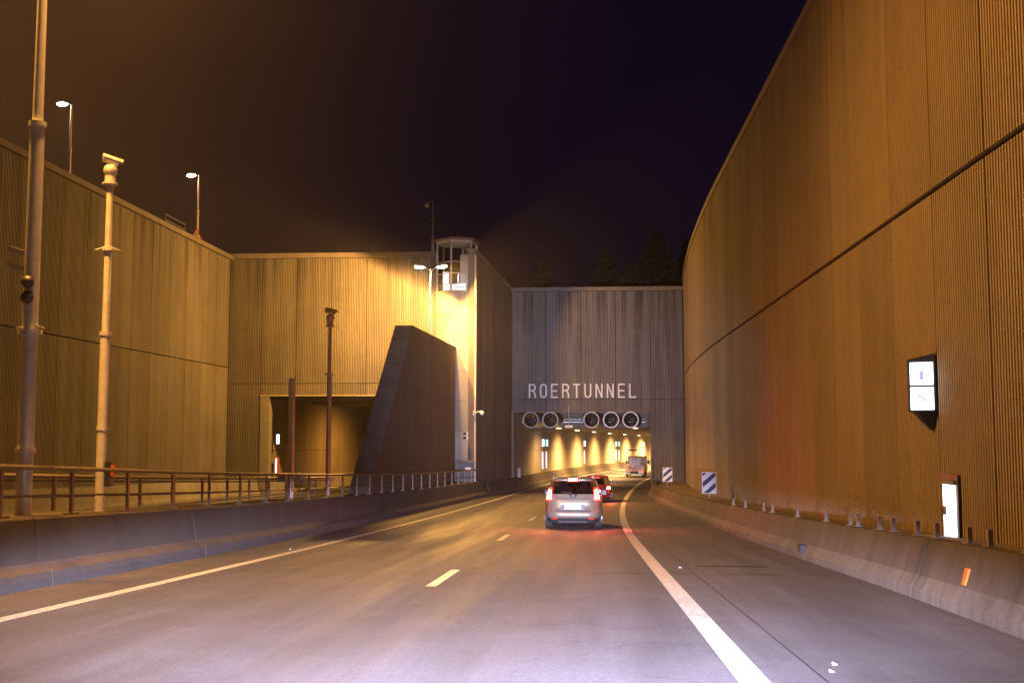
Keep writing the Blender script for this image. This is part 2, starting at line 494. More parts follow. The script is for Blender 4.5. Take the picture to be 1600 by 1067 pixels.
# tunnel portal
PY = 77.0
pf = thing('portal_facade', 'dim grey ribbed concrete front over the right tunnel mouth', 'wall')
pxl, pxr, jr = -5.14, 6.94, 4.66
for z0, z1 in ((3.86 + .04, 11.55), (3.06, 3.86)):
    xs = [pxl + (jr - pxl) * i / 4 for i in range(5)]
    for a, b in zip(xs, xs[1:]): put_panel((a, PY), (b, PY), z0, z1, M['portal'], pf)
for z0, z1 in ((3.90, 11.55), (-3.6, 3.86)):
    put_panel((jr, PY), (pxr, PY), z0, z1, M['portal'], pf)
mb = MB().mat(M['core'])
mb.box(((pxl + pxr) / 2, PY + .3, 7.3), (pxr - pxl, .36, 8.45)); mb.box(((jr + .05 + pxr) / 2, PY + .3, -.3), (pxr - jr - .05, .36, 6.7))
mb.build('wall_core', pf)
MB().mat(M['coping']).box((.9, PY + .14, 11.70), (12.5, .7, .28)).build('coping', pf)
MB().mat(M['coping']).box((jr - .035, PY + .06, .1), (.07, .3, 5.84)).build('edge_trim', pf)
MB().mat(M['coping']).box((-.24, PY - .012, 3.02), (9.7, .09, .07)).build('lintel_trim', pf)

# dark side wall between tower and portal
A = Vector((-6.50, 64.2)); B = Vector((-5.14, 77.3)); dv = (B - A).normalized(); nv = Vector((-dv.y, dv.x))
sw = thing('side_wall', 'dark concrete wall between the watchtower and the right tunnel mouth', 'wall')
L_ = (B - A).length; npn = 5
for i in range(npn):
    a = A + dv * (L_ * i / npn + .012); b = A + dv * (L_ * (i + 1) / npn - .012)
    za = 12.36 - .62 * i / npn; zb = 12.36 - .62 * (i + 1) / npn
    vs = []
    for p, zt in ((a, za), (b, zb)):
        for off in (0, .4): q = p + nv * off; vs += [(q.x, q.y, -3.5), (q.x, q.y, zt)]
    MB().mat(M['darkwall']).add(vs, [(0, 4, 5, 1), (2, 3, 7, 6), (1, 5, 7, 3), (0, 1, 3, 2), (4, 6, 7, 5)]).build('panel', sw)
vs = []
for p, zt in ((A, 12.37), (B, 11.75)):
    for off, dz in ((-.05, 0), (-.05, .14), (.5, .14), (.5, 0)): q = p + nv * off; vs.append((q.x, q.y, zt + dz))
MB().mat(M['coping']).add(vs, [(0, 4, 5, 1), (1, 5, 6, 2), (2, 6, 7, 3), (3, 7, 4, 0), (0, 1, 2, 3), (4, 7, 6, 5)]).build('coping', sw)
a = A - nv * .03
MB().mat(M['cream']).box((a.x + .0, a.y - .05, 4.6), (.10, .10, 15)).build('corner_trim', sw)

# ------------------------------------------------------------------ tunnel bores
def bore(label, xl, xr_, y0, y1, ztopf, clearance, name='tunnel'):
    t = thing(name, label, 'tunnel')
    n = int((y1 - y0) / 4.0)
    for side, xo in (('l', xl), ('r', xr_)):
        for i in range(n):
            d0 = y0 + 4.0 * i; d1 = d0 + 3.98; rows = [(-.2, 2.75), (2.77, clearance + .6)]
            for r0, r1 in rows:
                if i < 3 and r0 > 1: r1 = 7.2
                vs = []; s = -1 if side == 'l' else 1
                for d in (d0, d1):
                    for off in (0, .3 * s):
                        X = xo + cv(d) + off; vs += [(X, d, rz(d) + r0), (X, d, rz(d) + r1)]
                MB().mat(M['tunnelwall']).add(vs, [(0, 4, 5, 1), (2, 3, 7, 6), (1, 5, 7, 3), (0, 2, 6, 4), (0, 1, 3, 2), (4, 6, 7, 5)]).build('wall_panel', t)
    # low ceiling after the fan niche
    nd = y0 + 9.5; rings = []; d = nd
    while d <= y1:
        z = rz(d) + clearance
        rings.append([(xl - .3 + cv(d), d, z), (xr_ + .3 + cv(d), d, z), (xr_ + .3 + cv(d), d, z + 3.4), (xl - .3 + cv(d), d, z + 3.4)]); d += 3
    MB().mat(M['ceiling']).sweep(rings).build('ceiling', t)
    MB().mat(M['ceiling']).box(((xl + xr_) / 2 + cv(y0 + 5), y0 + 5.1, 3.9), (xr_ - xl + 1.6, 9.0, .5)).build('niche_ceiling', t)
    # cross beam
    if xl > -10: MB().mat(M['tunnelwall']).box(((xl + xr_) / 2 + cv(nd), nd - .15, 2.7), (xr_ - xl + .4, .26, 1.5)).build('beam', t)
    return t
tb = bore('curved right tunnel tube with warm lit concrete walls', -7.25, 2.60, 77.0 + .5, 232, None, 4.62)
MB().mat(M['tunnelwall']).box((-5.16 - .1, 77.28, .3), (.3, .5, 5.5)).build('jamb', tb)
MB().mat(M['coping']).box((-5.06, 76.98, .3), (.06, .10, 5.4)).build('edge_trim', tb)
MB().mat(M['core']).box((15.5 + cv(232) - 18, 233.2, 0), (16, .6, 10)).build('end_wall', tb)
lb = bore('shadowed left tunnel tube of the other carriageway', -21.25, -9.3, 66.5, 150, None, 6.0)
MB().mat(M['core']).box((-5.0, 151.2, 0), (16, .6, 12)).build('end_wall', lb)

# ------------------------------------------------------------------ barriers
def right_barrier_x(D): return lerp([(-30, 3.95), (10, 4.0), (15, 4.12), (38, 4.10), (55, 3.92), (64, 3.74), (69, 3.90), (73, 4.35), (76.6, 4.62)], D)
rb = thing('concrete_barrier', 'stained sloped concrete barrier below the right wall', 'barrier')
prof = [(0, -.2), (0, .12), (.10, .28), (.24, .70), (.26, .72), (.50, .72), (.50, -.2)]
cuts = [-28.0 + 7.05 * i for i in range(14)] + [68.5, 76.6]
for a, b in zip(cuts, cuts[1:]):
    if b > 76.7 : b = 76.6
    sweep_along(right_barrier_x, prof, a + .015, b - .015, M['barrier'], 'barrier_segment', rb, 1.5)
sweep_along(right_barrier_x, [(.05, -.2), (.45, -.2), (.45, .64), (.30, .64)], -28, 76.4, M['core'], 'joint_strip', rb, 2)
ver = tag(strip(lambda d: right_barrier_x(d) + .48, lambda d: xr(d) + .12, .60, -26, 76.95, M['verge'], 'verge', n=3), kind='structure')

def mtop(D): return rz(D) + .93
def med_ring(d):
    b = base_off(d); l = -8.95; z = rz(d)
    return [(b, d, z - .2), (b, d, z + .12), (b - .02, d, z + .20), (b - .16, d, z + .27), (b - .20, d, z + .32), (b - .30, d, z + .90), (b - .33, d, z + .93),
            (l + .33, d, z + .93), (l + .30, d, z + .90), (l + .2, d, z + .32), (l, d, z + .12), (l, d, z - .2)]
med = thing('median_barrier', 'broad dark concrete median barrier left of the road carrying two railings', 'barrier')
D = -28.0
while D < 64:
    e_ = min(D + 6.1, 66.2)
    if 66.2 - e_ < 1: e_ = 66.2
    n = max(2, int((e_ - D) / 1.2))
    rings = [med_ring(D + .012 + (e_ - D - .024) * i / n) for i in range(n + 1)]
    MB().mat(M['median']).sweep(rings).build('barrier_segment', med)
    D = e_
sweep_along(lambda d: 0, [(-8.7, -.2), (-7.8, -.2), (-7.8, .85), (-8.7, .85)], -28, 60, M['core'], 'joint_strip', med)

tbar = thing('tunnel_barrier', 'low concrete barrier running along the left wall into the right tunnel', 'barrier')
D = 66.25
while D < 228:
    e_ = D + 6
    sweep_along(base_off, [(0, -.2), (0, .12), (-.10, .28), (-.24, .80), (-.26, .82), (-.9, .82), (-.9, -.2)], D + .012, e_ - .012, M['barrier'], 'barrier_segment', tbar, 1.5)
    D = e_
lbar = thing('concrete_barrier', 'pale concrete barrier at the foot of the far left wall', 'barrier')
def lbx(D): return lerp([(60, -20.9), (70, -19.55), (300, -19.55)], D) + (max(0, D - 62) ** 2 / 1300 if D > 62 else 0) + (cv(D) - max(0, D - 62) ** 2 / 1300 - cv(62) if D > 62 else 0)
D = -2.0
while D < 130:
    e_ = D + 6
    sweep_along(lbx, [(0, -.2), (0, .12), (-.10, .28), (-.24, .98), (-.26, 1.0), (-1.2, 1.0), (-1.2, -.2)], D + .012, e_ - .012, M['smooth'], 'barrier_segment', lbar, 2)
    D = e_

# railings
def rail(name, label, fx, D0, D1, h, step, phase, grp, foot=True):
    t = thing(name, label, 'railing', group=grp)
    n = int((D1 - D0) / 1.5)
    def tubepath(hh, r, nm):
        rings = []
        for i in range(n + 1):
            d = D0 + (D1 - D0) * i / n
            rings.append([(fx(d) + r * math.cos(a), d, mtop(d) + hh + r * math.sin(a)) for a in [2 * math.pi * k / 8 for k in range(8)]])
        MB().mat(M['rail']).sweep(rings).build(nm, t)
    tubepath(h, .033, 'top_rail'); tubepath(h * .42, .017, 'mid_rail')
    if not foot: tubepath(h * .86, .017, 'mid_rail')
    D = phase
    while D < D0: D += step
    pm = MB().mat(M['rail']).box((0, 0, h / 2 - .01), (.045, .07, h - .06)).mesh('post')
    fm = MB().mat(M['rail']).box((0, 0, .012), (.16, .22, .022)).mesh('foot_plate')
    while D < D1:
        p = link('post', pm, t); p.location = (fx(D), D, mtop(D))
        if foot:
            q = link('foot_plate', fm, t); q.location = (fx(D), D, mtop(D) + .002)
        D += step
    return t
rail('railing', 'long steel handrail on the near edge of the median', lambda d: base_off(d) - .46, 8, 64.4, .68, 2.03, 14.1, 'railings on the median')
rail('railing', 'thinner second handrail on the far edge of the median', lambda d: -8.72, 8, 37.6, .58, 1.75, 14.0, 'railings on the median', False)

# ------------------------------------------------------------------ fin wall
fin = thing('fin_wall', 'dark wedge shaped concrete fin with slanted leading edge between the two carriageways', 'wall')
ya, yb, yc, yd = 38.0, 47.9, 65.0, 65.0
za, zb = rz(38) + .5, 6.05
poly = [(38.0, za), (47.9, 6.05), (65.0, 6.42), (65.0, -2.4), (38.0, -2.4)]
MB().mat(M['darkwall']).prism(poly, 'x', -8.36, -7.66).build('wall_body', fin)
dl = Vector((9.9, 6.05 - za)).normalized()
MB().mat(M['coping']).prism([(47.86, 6.052), (65.0, 6.422), (65.0, 6.60), (47.72, 6.23)], 'x', -8.41, -7.61).build('coping', fin)
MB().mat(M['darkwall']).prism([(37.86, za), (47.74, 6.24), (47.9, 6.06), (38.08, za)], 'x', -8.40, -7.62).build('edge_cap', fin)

for (yy, z) in ((50.5, 4.9), (54.5, 4.9), (58.5, 4.9), (62.5, 4.9), (50.5, 2.4), (54.5, 2.4), (58.5, 2.4), (62.5, 2.4), (46.5, .6), (50.5, .2), (54.5, 0), (58.5, 0)):
    MB().mat(M['core']).tube((-7.665, yy, z), (-7.655, yy, z), .035, n=10).build('tie_hole', fin)
for yy in (49.0, 53.0, 57.0, 61.0): MB().mat(M['core']).box((-7.66, yy, 2.0), (.012, .02, 7.6)).build('formwork_joint', fin)
MB().mat(M['core']).box((-7.66, 55.4, 3.4), (.011, 18.6, .02)).build('formwork_joint', fin)

# ------------------------------------------------------------------ watchtower
tw = thing('watchtower', 'concrete watchtower with glazed lantern room on top', 'tower', (-7.72, 65.35, 0))
def hexring(r, dl_=10):
    return [(r * math.sin(R(a - dl_ )) , -r * math.cos(R(a - dl_))) for a in range(0, 360, 60)]
hr = hexring(1.27)
zz = [-2.2, -.15, 1.6, 3.4, 5.2, 7.0, 8.6, 9.86]
for i in range(len(zz) - 1):
    r = hexring(1.27 if i % 2 == 0 else 1.262)
    MB().mat(M['tower']).prism(r, 'z', zz[i] + .008, zz[i + 1] - .008).build('shaft_ring', tw)
MB().mat(M['core']).prism(hexring(1.22), 'z', -2, 9.8).build('shaft_core', tw)
MB().mat(M['cream']).prism(hexring(1.33), 'z', 9.87, 10.02).build('sill_ring', tw)
MB().mat(M['cream']).prism(hexring(1.30), 'z', 12.93, 13.06).build('head_ring', tw)
mb = MB().mat(M['coping']); r1 = hexring(1.45); r2 = hexring(.25)
vs = [(x, y, 13.06) for x, y in r1] + [(x, y, 13.2) for x, y in r1] + [(x, y, 13.42) for x, y in r2]
fs = [tuple(range(5, -1, -1)), tuple(range(12, 18))] + [(i, (i + 1) % 6, 6 + (i + 1) % 6, 6 + i) for i in range(6)] + [(6 + i, 6 + (i + 1) % 6, 12 + (i + 1) % 6, 12 + i) for i in range(6)]
mb.add(vs, fs).build('roof', tw)
r = hexring(1.24)
for i in range(6):
    MB().mat(M['cream']).tube((*r[i], 10.02), (*r[i], 12.93), .062, n=8).build('mullion', tw)
    a = Vector(r[i]); b = Vector(r[(i + 1) % 6]); ins = (a + b) / 2; nn = ins.normalized()
    a2 = a + (b - a) * .06 - nn * .02; b2 = b - (b - a) * .06 - nn * .02
    MB().mat(M['glass']).add([(a2.x, a2.y, 10.03), (b2.x, b2.y, 10.03), (b2.x, b2.y, 12.92), (a2.x, a2.y, 12.92)], [(0, 1, 2, 3)]).build('pane', tw)
    for zr, rr in ((11.05, .03), (11.75, .03)):
        if i in (0, 5, 1): MB().mat(M['cream']).tube((a2.x, a2.y, zr), (b2.x, b2.y, zr), rr, n=6).build('transom', tw)
    for zr in (10.22, 10.38):
        a3 = a * .9; b3 = b * .9
        MB().mat(M['steel']).tube((a3.x, a3.y, zr), (b3.x, b3.y, zr), .018, n=6).build('guard_rail', tw)
MB().mat(M['litsoft']).box((-.05, -.15, 10.28), (1.25, .06, .5), R(-10)).build('lit_desk', tw)
MB().mat(M['litsoft']).box((-.68, -.1, 10.65), (.35, .06, 1.2), R(-10)).build('lit_cabinet', tw)
MB().mat(M['cream']).box((.45, .35, 11.2), (.5, .4, 2.3), R(-10)).build('stair_hatch', tw)
MB().mat(M['white']).tube((.12, -.35, 10.5), (.12, -.35, 11.2), .05, .03, n=8).build('lamp_stand', tw)
pl = bpy.data.lights.new('lantern_light', 'POINT'); pl.energy = 14; pl.color = (.85, .9, 1); pl.shadow_soft_size = .15
po = bpy.data.objects.new('lantern_light', pl); COL.objects.link(po); po.location = (-7.75, 64.8, 10.9)
db = thing('service_door', 'low dark steel door at the foot of the watchtower', 'door', (-6.98, 63.95, 0), R(2))
MB().mat(M['dark']).box((0, .04, -.95), (.92, .1, 1.5)).build('leaf', db)
MB().mat(M['coping']).box((0, .0, -.14), (1.0, .2, .1)).build('hood', db)
MB().mat(M['white']).box((.12, -.022, -.58), (.34, .02, .14)).build('notice', db)

# ------------------------------------------------------------------ letters
lt = thing('tunnel_name', 'raised pale capital letters ROERTUNNEL on the grey portal front', 'lettering', (-3.95, PY - .02, 3.98))
Hh, Ww, T = 1.0, .50, .105
def ribbon(mb, pts, closed=False, w=T, y0=-.10, y1=0):
    pts = [Vector(p) for p in pts]; n = len(pts); Ls = []; Rs = []
    for i, p in enumerate(pts):
        a = pts[i - 1] if (i > 0 or closed) else None; b = pts[(i + 1) % n] if (i < n - 1 or closed) else None
        d1 = (p - a).normalized() if a is not None else None; d2 = (b - p).normalized() if b is not None else None
        if d1 is None: d1 = d2
        if d2 is None: d2 = d1
        t = (d1 + d2).normalized(); nn = Vector((-t.y, t.x)); k = w / 2 / max(.35, nn.dot(Vector((-d1.y, d1.x))))
        Ls.append(p + nn * k); Rs.append(p - nn * k)
    vs = [(q.x, y, q.y) for y in (y0, y1) for q in Ls + Rs]; fs = []
    m = n if closed else n - 1; o = 2 * n
    for i in range(m):
        j = (i + 1) % n
        fs += [(i, j, n + j, n + i), (o + i, o + n + i, o + n + j, o + j), (i, o + i, o + j, j), (n + i, n + j, o + n + j, o + n + i)]
    if not closed: fs += [(0, n, o + n, o), (n - 1, o + n - 1, o + 2 * n - 1, 2 * n - 1)]
    mb.add(vs, fs)
def arc(cx, cy, rx, ry, a0, a1, n=8): return [(cx + rx * math.cos(R(a0 + (a1 - a0) * i / n)), cy + ry * math.sin(R(a0 + (a1 - a0) * i / n))) for i in range(n + 1)]
def letter(ch):
    mb = MB().mat(M['letters']); h = T / 2; W_ = Ww; H_ = Hh
    if ch in 'REN' or ch == 'L': pass
    if ch == 'R':
        ribbon(mb, [(h, 0), (h, H_)])
        rr = .20
        ribbon(mb, [(T, H_ - h)] + arc(W_ - h - rr, H_ - h - rr, rr, rr, 90, 0) + arc(W_ - h - rr, H_ * .47 + h + rr, rr, rr * .98, 0, -90) + [(T, H_ * .47 + h)])
        ribbon(mb, [(W_ * .66, H_ * .47)] + [(W_ - h - .03, H_ * .36), (W_ - h, H_ * .22), (W_ - h, 0)])
    if ch == 'O':
        rx = W_ / 2 - h; ribbon(mb, arc(W_ / 2, H_ - h - rx, rx, rx, 180, 0)[:] + arc(W_ / 2, h + rx, rx, rx, 0, -180), True)
    if ch == 'E':
        ribbon(mb, [(h, 0), (h, H_)])
        for y, l in ((h, 1), (H_ / 2, .9), (H_ - h, 1)): ribbon(mb, [(T, y), (W_ * l, y)])
    if ch == 'T': ribbon(mb, [(0, H_ - h), (W_, H_ - h)]); ribbon(mb, [(W_ / 2, 0), (W_ / 2, H_ - T)])
    if ch == 'U': rx = W_ / 2 - h; ribbon(mb, [(h, H_)] + arc(W_ / 2, h + rx, rx, rx, 180, 360) + [(W_ - h, H_)])
    if ch == 'N':
        ribbon(mb, [(h, 0), (h, H_)]); ribbon(mb, [(W_ - h, 0), (W_ - h, H_)])
        mb.prism([(T, H_), (T, H_ - .27), (W_ - T, 0), (W_ - T, .27)], 'y', -.10, 0)
    if ch == 'L': ribbon(mb, [(h, H_), (h, h), (W_, h)])
    return mb
for i, ch in enumerate('ROERTUNNEL'):
    o = letter(ch).build('letter', lt); o.location = (i * .785, 0, 0)

# ------------------------------------------------------------------ jet fans
def make_fan(label, x):
    t = thing('jet_fan', label, 'fan', (x, 76.55, 2.44), R(-random.uniform(6, 9)), 'jet fans under the tunnel lintel')
    def ringtube(r0, r1, y0, y1, mat, nm, n=28):
        rings = []
        prof = [(r1, y0), (r1, y1), (r0, y1), (r0, y0)]
        vs = []; fs = []
        for i in range(n):
            a = 2 * math.pi * i / n
            for r, y in prof: vs.append((r * math.cos(a), y, r * math.sin(a)))
        for i in range(n):
            j = (i + 1) % n
            for k in range(4): fs.append((i * 4 + k, j * 4 + k, j * 4 + (k + 1) % 4, i * 4 + (k + 1) % 4))
        return MB().mat(mat).add(vs, fs, False).build(nm, t)
    ringtube(.49, .535, .08, 3.2, M['fan'], 'casing')
    ringtube(.505, .575, 0, .12, M['fan'], 'mouth_ring')
    ringtube(.47, .488, .3, 3.0, M['fandark'], 'silencer')
    MB().mat(M['fandark']).tube((0, 1.2, 0), (0, 2.0, 0), .20, n=14).build('hub', t)
    for k in range(9):
        a = 2 * math.pi * k / 9; m = Matrix.Rotation(-a, 3, 'Y') @ Matrix.Rotation(R(35), 3, 'X')
        o = MB().mat(M['blade']).box(Matrix.Rotation(-a, 3, 'Y') @ Vector((.34, 1.4, 0)), (.26, .02, .12), mtx=Matrix.Rotation(-a, 3, 'Y') @ Matrix.Rotation(R(35), 3, 'X')).build('blade', t)
    for yy in (.6, 2.4): MB().mat(M['steel']).box((0, yy, .68), (.08, .08, .3)).build('hanger', t)
    return t
for lab, x in (('leftmost jet fan under the lintel', -3.80), ('jet fan second from the left beside the leftmost one', -2.43),
               ('jet fan left of the right hand trio', .44), ('middle jet fan of the right hand trio', 1.82), ('rightmost jet fan under the lintel', 3.18)):
    make_fan(lab, x)
gh = thing('gantry_camera', 'small grey box hanging on a rod between the jet fans', 'camera', (-1.12, 76.9, 0))
MB().mat(M['steel']).tube((0, 0, 2.1), (0, 0, 3.4), .03, n=8).build('rod', gh)
MB().mat(M['white']).box((0, 0, 1.98), (.55, .3, .18)).build('housing', gh)
cr = thing('cable_tray', 'steel cable tray crossing behind the jet fans', 'tray', (0, 0, 0))
mb = MB().mat(M['steel']).box((-.3, 82.2, 2.35), (9.6, .12, .08)); mb.build('tray_rail', cr)
MB().mat(M['steel']).box((-.3, 82.2, 2.55), (9.6, .12, .04)).build('tray_rail', cr)

# ------------------------------------------------------------------ luminaires in the tunnel
n_l = 0
for i, D in enumerate((90, 103, 116, 129, 142, 155, 168, 181, 196, 212)):
    z = rz(D) + 4.62
    for side, off in (('left', -5.4), ('right', .9)):
        if side == 'right' and i % 2: continue
        x = off + cv(D)
        ordn = ('first', 'second', 'third', 'fourth', 'fifth', 'sixth', 'seventh', 'eighth', 'ninth', 'tenth')[i]
        t = thing('tunnel_lamp', f'{ordn} warm ceiling lamp from the mouth on the {side} side of the tunnel ceiling', 'lamp', (x, D, z), R(-8), 'ceiling lamps in the tunnel')
        MB().mat(M['steel']).box((0, 0, -.06), (.34, 1.3, .10)).build('housing', t)
        MB().mat(M['tubelamp']).box((0, 0, -.125), (.26, 1.15, .02)).build('diffuser', t)
        if side == 'left':
            spot((x + 2.0, D, z - .15), (x + .9, D, z - 5), (2600, 8500, 10000, 8500, 15000, 15000, 20000, 19000, 20000, 20000)[i], (1, .55, .18), 150, .8, .2)
spot((-14, 80, 2.9), (-16.5, 80, -3), 1700, SODIUM, 165, 1, .3)

# ------------------------------------------------------------------ emergency stations in the tunnel and left bore
def station(x, D, z0, label, green=False, group=None, orange=False, h=1.55):
    t = thing('emergency_post', label, 'emergency post', (x, D, z0), 0, group)
    MB().mat(M['dark']).box((.11, .1, 2.55), (.24, .18, .66)).build('sign_housing', t)
    MB().mat(M['litgreen' if green else 'lit']).box((.11, -.005, 2.55), (.17, .03, .58)).build('lit_sign', t)
    MB().mat(M['orange' if orange else 'steel']).box((.04, .2, h / 2 + .3), (.10, .66, h)).build('cabinet', t)
    MB().mat(M['litsoft']).box((.06, -.145, h / 2 + .3), (.10, .03, h * .9)).build('lit_door', t)
    return t
for i, (D, g, lab) in enumerate(((93.0, False, 'nearest lit emergency post on the tunnel left wall'), (95.3, True, 'emergency post with green lit sign just past the nearest one'),
                    (121, False, 'lit emergency post midway along the tunnel left wall'), (146, False, 'left of the two far emergency posts close together'),
                    (148.5, True, 'far emergency post with green lit sign above the service truck'), (170, False, 'farthest lit emergency post at the right tunnel bend'))):
    station(-7.22 + cv(D), D, rz(D) + .75, lab, g, 'emergency posts in the tunnel')
station(-19.42, 67.7, rz(68) + .9, 'lit emergency post with orange frame inside the left tunnel mouth', False, None, True, 1.1)
mk = thing('marker_post', 'small orange topped marker post on the tunnel barrier', 'marker', (-5.02 + .3, 78.3, rz(78) + .8))
MB().mat(M['cream']).box((0, 0, .28), (.2, .12, .56)).build('post', mk)
MB().mat(M['orange']).box((0, 0, .63), (.2, .12, .14)).build('cap', mk)

# right wall emergency station
es = thing('emergency_sign', 'bright white lit double pictogram sign box on the right wall', 'sign', (5.79, 18.55, 2.2))
hm = Matrix.Rotation(R(-20), 3, 'Z')
poly = [(-.44, -.10), (-.02, -.22), (-.02, .32), (-.30, .30)]
mb = MB().mat(M['dark']); vs = []
for z, g in ((-.42, 0), (.44, .0)):
    for x, y in poly: vs.append((x, y, z + (.10 if (x > -.1 and z > 0) else 0)))
mb.add(vs, [(3, 2, 1, 0), (4, 5, 6, 7), (0, 1, 5, 4), (1, 2, 6, 5), (2, 3, 7, 6), (3, 0, 4, 7)]).build('housing', es)
mb = MB().mat(M['dark']).add([(-.30, -.12, -.42), (-.02, -.2, -.42), (-.02, .2, -.42), (-.30, .2, -.42), (-.06, -.02, -.72), (-.02, -.02, -.72), (-.02, .05, -.72), (-.06, .05, -.72)],
     [(0, 1, 2, 3), (7, 6, 5, 4), (0, 4, 5, 1), (1, 5, 6, 2), (2, 6, 7, 3), (3, 7, 4, 0)]); mb.build('bracket', es)
fdir = (Vector((-.02, -.22)) - Vector((-.44, -.10))).normalized(); fn = Vector((fdir.y, -fdir.x))
ang = math.atan2(fdir.y, fdir.x)
cxy = (Vector((-.44, -.10)) + Vector((-.02, -.22))) / 2 + fn * .012
for zc in (-.205, .205):
    o = MB().mat(M['lit']).box((0, 0, 0), (.36, .02, .37)).build('lit_pane', es); o.location = (cxy.x, cxy.y, zc); o.rotation_euler = (0, 0, ang)
    fr = MB().mat(M['picto'])
    for (a, b, w, h) in ((0, .165, .30, .012), (0, -.165, .30, .012), (-.145, 0, .012, .31), (.145, 0, .012, .31)): fr.box((a, -.014, b), (w, .006, h))
    if zc < 0:
        m = Matrix.Rotation(R(35), 3, 'Y'); fr.box((0, -.014, .02), (.14, .006, .03), mtx=m); fr.box((-.05, -.0135, .03), (.03, .005, .05)); fr.box((.05, -.0135, -.03), (.03, .005, .05))
    else:
        fr.box((0, -.014, -.03), (.07, .006, .15)); fr.box((.01, -.0138, .075), (.035, .006, .03)); fr.box((.045, -.0135, .09), (.06, .005, .012))
    f = fr.build('pictogram', o)
ec = thing('emergency_cabinet', 'tall narrow white lit cabinet set in the right wall below the sign box', 'cabinet', (5.80, 17.8, 0))
MB().mat(M['dark']).box((.0, 0, .20), (.09, .80, 1.15)).build('frame', ec)
MB().mat(M['coping']).box((-.03, 0, .66), (.10, .62, .05)).build('header', ec)
MB().mat(M['lit']).box((-.045, -.02, .16), (.04, .56, .90)).build('lit_door', ec)
MB().mat(M['litsoft']).box((-.068, -.02, -.11), (.012, .50, .34)).build('lower_panel', ec)
MB().mat(M['dark']).box((-.075, .16, .20), (.02, .10, .14)).build('handle', ec)

# rail stubs, drain notch, orange marker
stub = None
for i, D in enumerate((11.4, 12.55, 13.25, 14.55, 15.4, 16.6, 17.35, 18.7, 19.2, 21.1, 23.9, 27, 28.3, 31.5, 34)):
    x = right_barrier_x(D) + .42; z = rz(D) + .72
    if stub is None:
        t = thing('rail_stub', '', 'post', (x, D, z)); stub = t
        MB().mat(M['rail']).box((0, 0, .10), (.055, .06, .20)).build('post', t); MB().mat(M['rail']).box((0, 0, .009), (.13, .13, .016)).build('foot_plate', t)
    else:
        t = copy_tree(stub); t.location = (x, D, z)
    nth = ('nearest', 'second nearest', 'third nearest', 'fourth nearest', 'fifth nearest', 'sixth nearest', 'seventh nearest', 'eighth nearest', 'ninth nearest', 'tenth nearest', 'eleventh nearest', 'twelfth nearest', 'third farthest', 'second farthest', 'farthest')[i]
    tag(t, nth + ' short rusty rail stub on top of the right concrete barrier', 'post', 'cut rail stubs along the right barrier')
om = thing('reflector_plate', 'small orange reflector plate on the right barrier face', 'reflector', (right_barrier_x(12.5) + .13, 12.5, rz(12.5) + .40), R(-90))
bx = MB().mat(M['orange']).box((0, 0, 0), (.10, .03, .19), mtx=Matrix.Rotation(R(-14), 3, 'X')).build('plate', om)
dn = tag(MB().mat(M['black']).box((right_barrier_x(21.4) + .04, 21.4, rz(21.4) + .2), (.16, .28, .14)).build('drain_hole'), 'small dark square drain opening in the right barrier', 'drain')

# ------------------------------------------------------------------ striped boards
def board(label, x, D, w, h, z, yaw):
    t = thing('hazard_board', label, 'sign', (x, D, z), yaw, 'striped boards on the right verge')
    MB().mat(M['steel']).tube((0, .04, -.05), (0, .04, .45), .025, n=8).build('post', t)
    MB().mat(M['signwhite']).box((0, 0, .28 + h / 2), (w, .02, h)).build('board', t)
    mb = MB().mat(M['signblue'])
    W2, H2 = w / 2 - .03, h / 2 - .03; zc = .28 + h / 2
    def clip(poly, f):
        out = []
        for i, p in enumerate(poly):
            q = poly[(i + 1) % len(poly)]; a, b = f(p), f(q)
            if a >= 0: out.append(p)
            if a * b < 0: s = a / (a - b); out.append((p[0] + (q[0] - p[0]) * s, p[1] + (q[1] - p[1]) * s))
        return out
    sl = .85; per = h * .52
    for k in range(-3, 4):
        c0 = k * per + .04; c1 = c0 + per * .46
        poly = [(-W2, -W2 * sl + c0), (W2, W2 * sl + c0), (W2, W2 * sl + c1), (-W2, -W2 * sl + c1)]
        poly = clip(clip(poly, lambda p: p[1] + H2), lambda p: H2 - p[1])
        if len(poly) > 2: mb.prism([(a, b + zc) for a, b in poly], 'y', -.016, -.0115)
    mb.build('stripes', t)
    return t
board('larger near blue and white striped hazard board on the verge', 4.98, 44.6, .58, .86, -1.24, R(3))
board('smaller far blue and white striped hazard board beside the portal', 4.95, 66.5, .58, .86, rz(66.5) + .60, R(2))

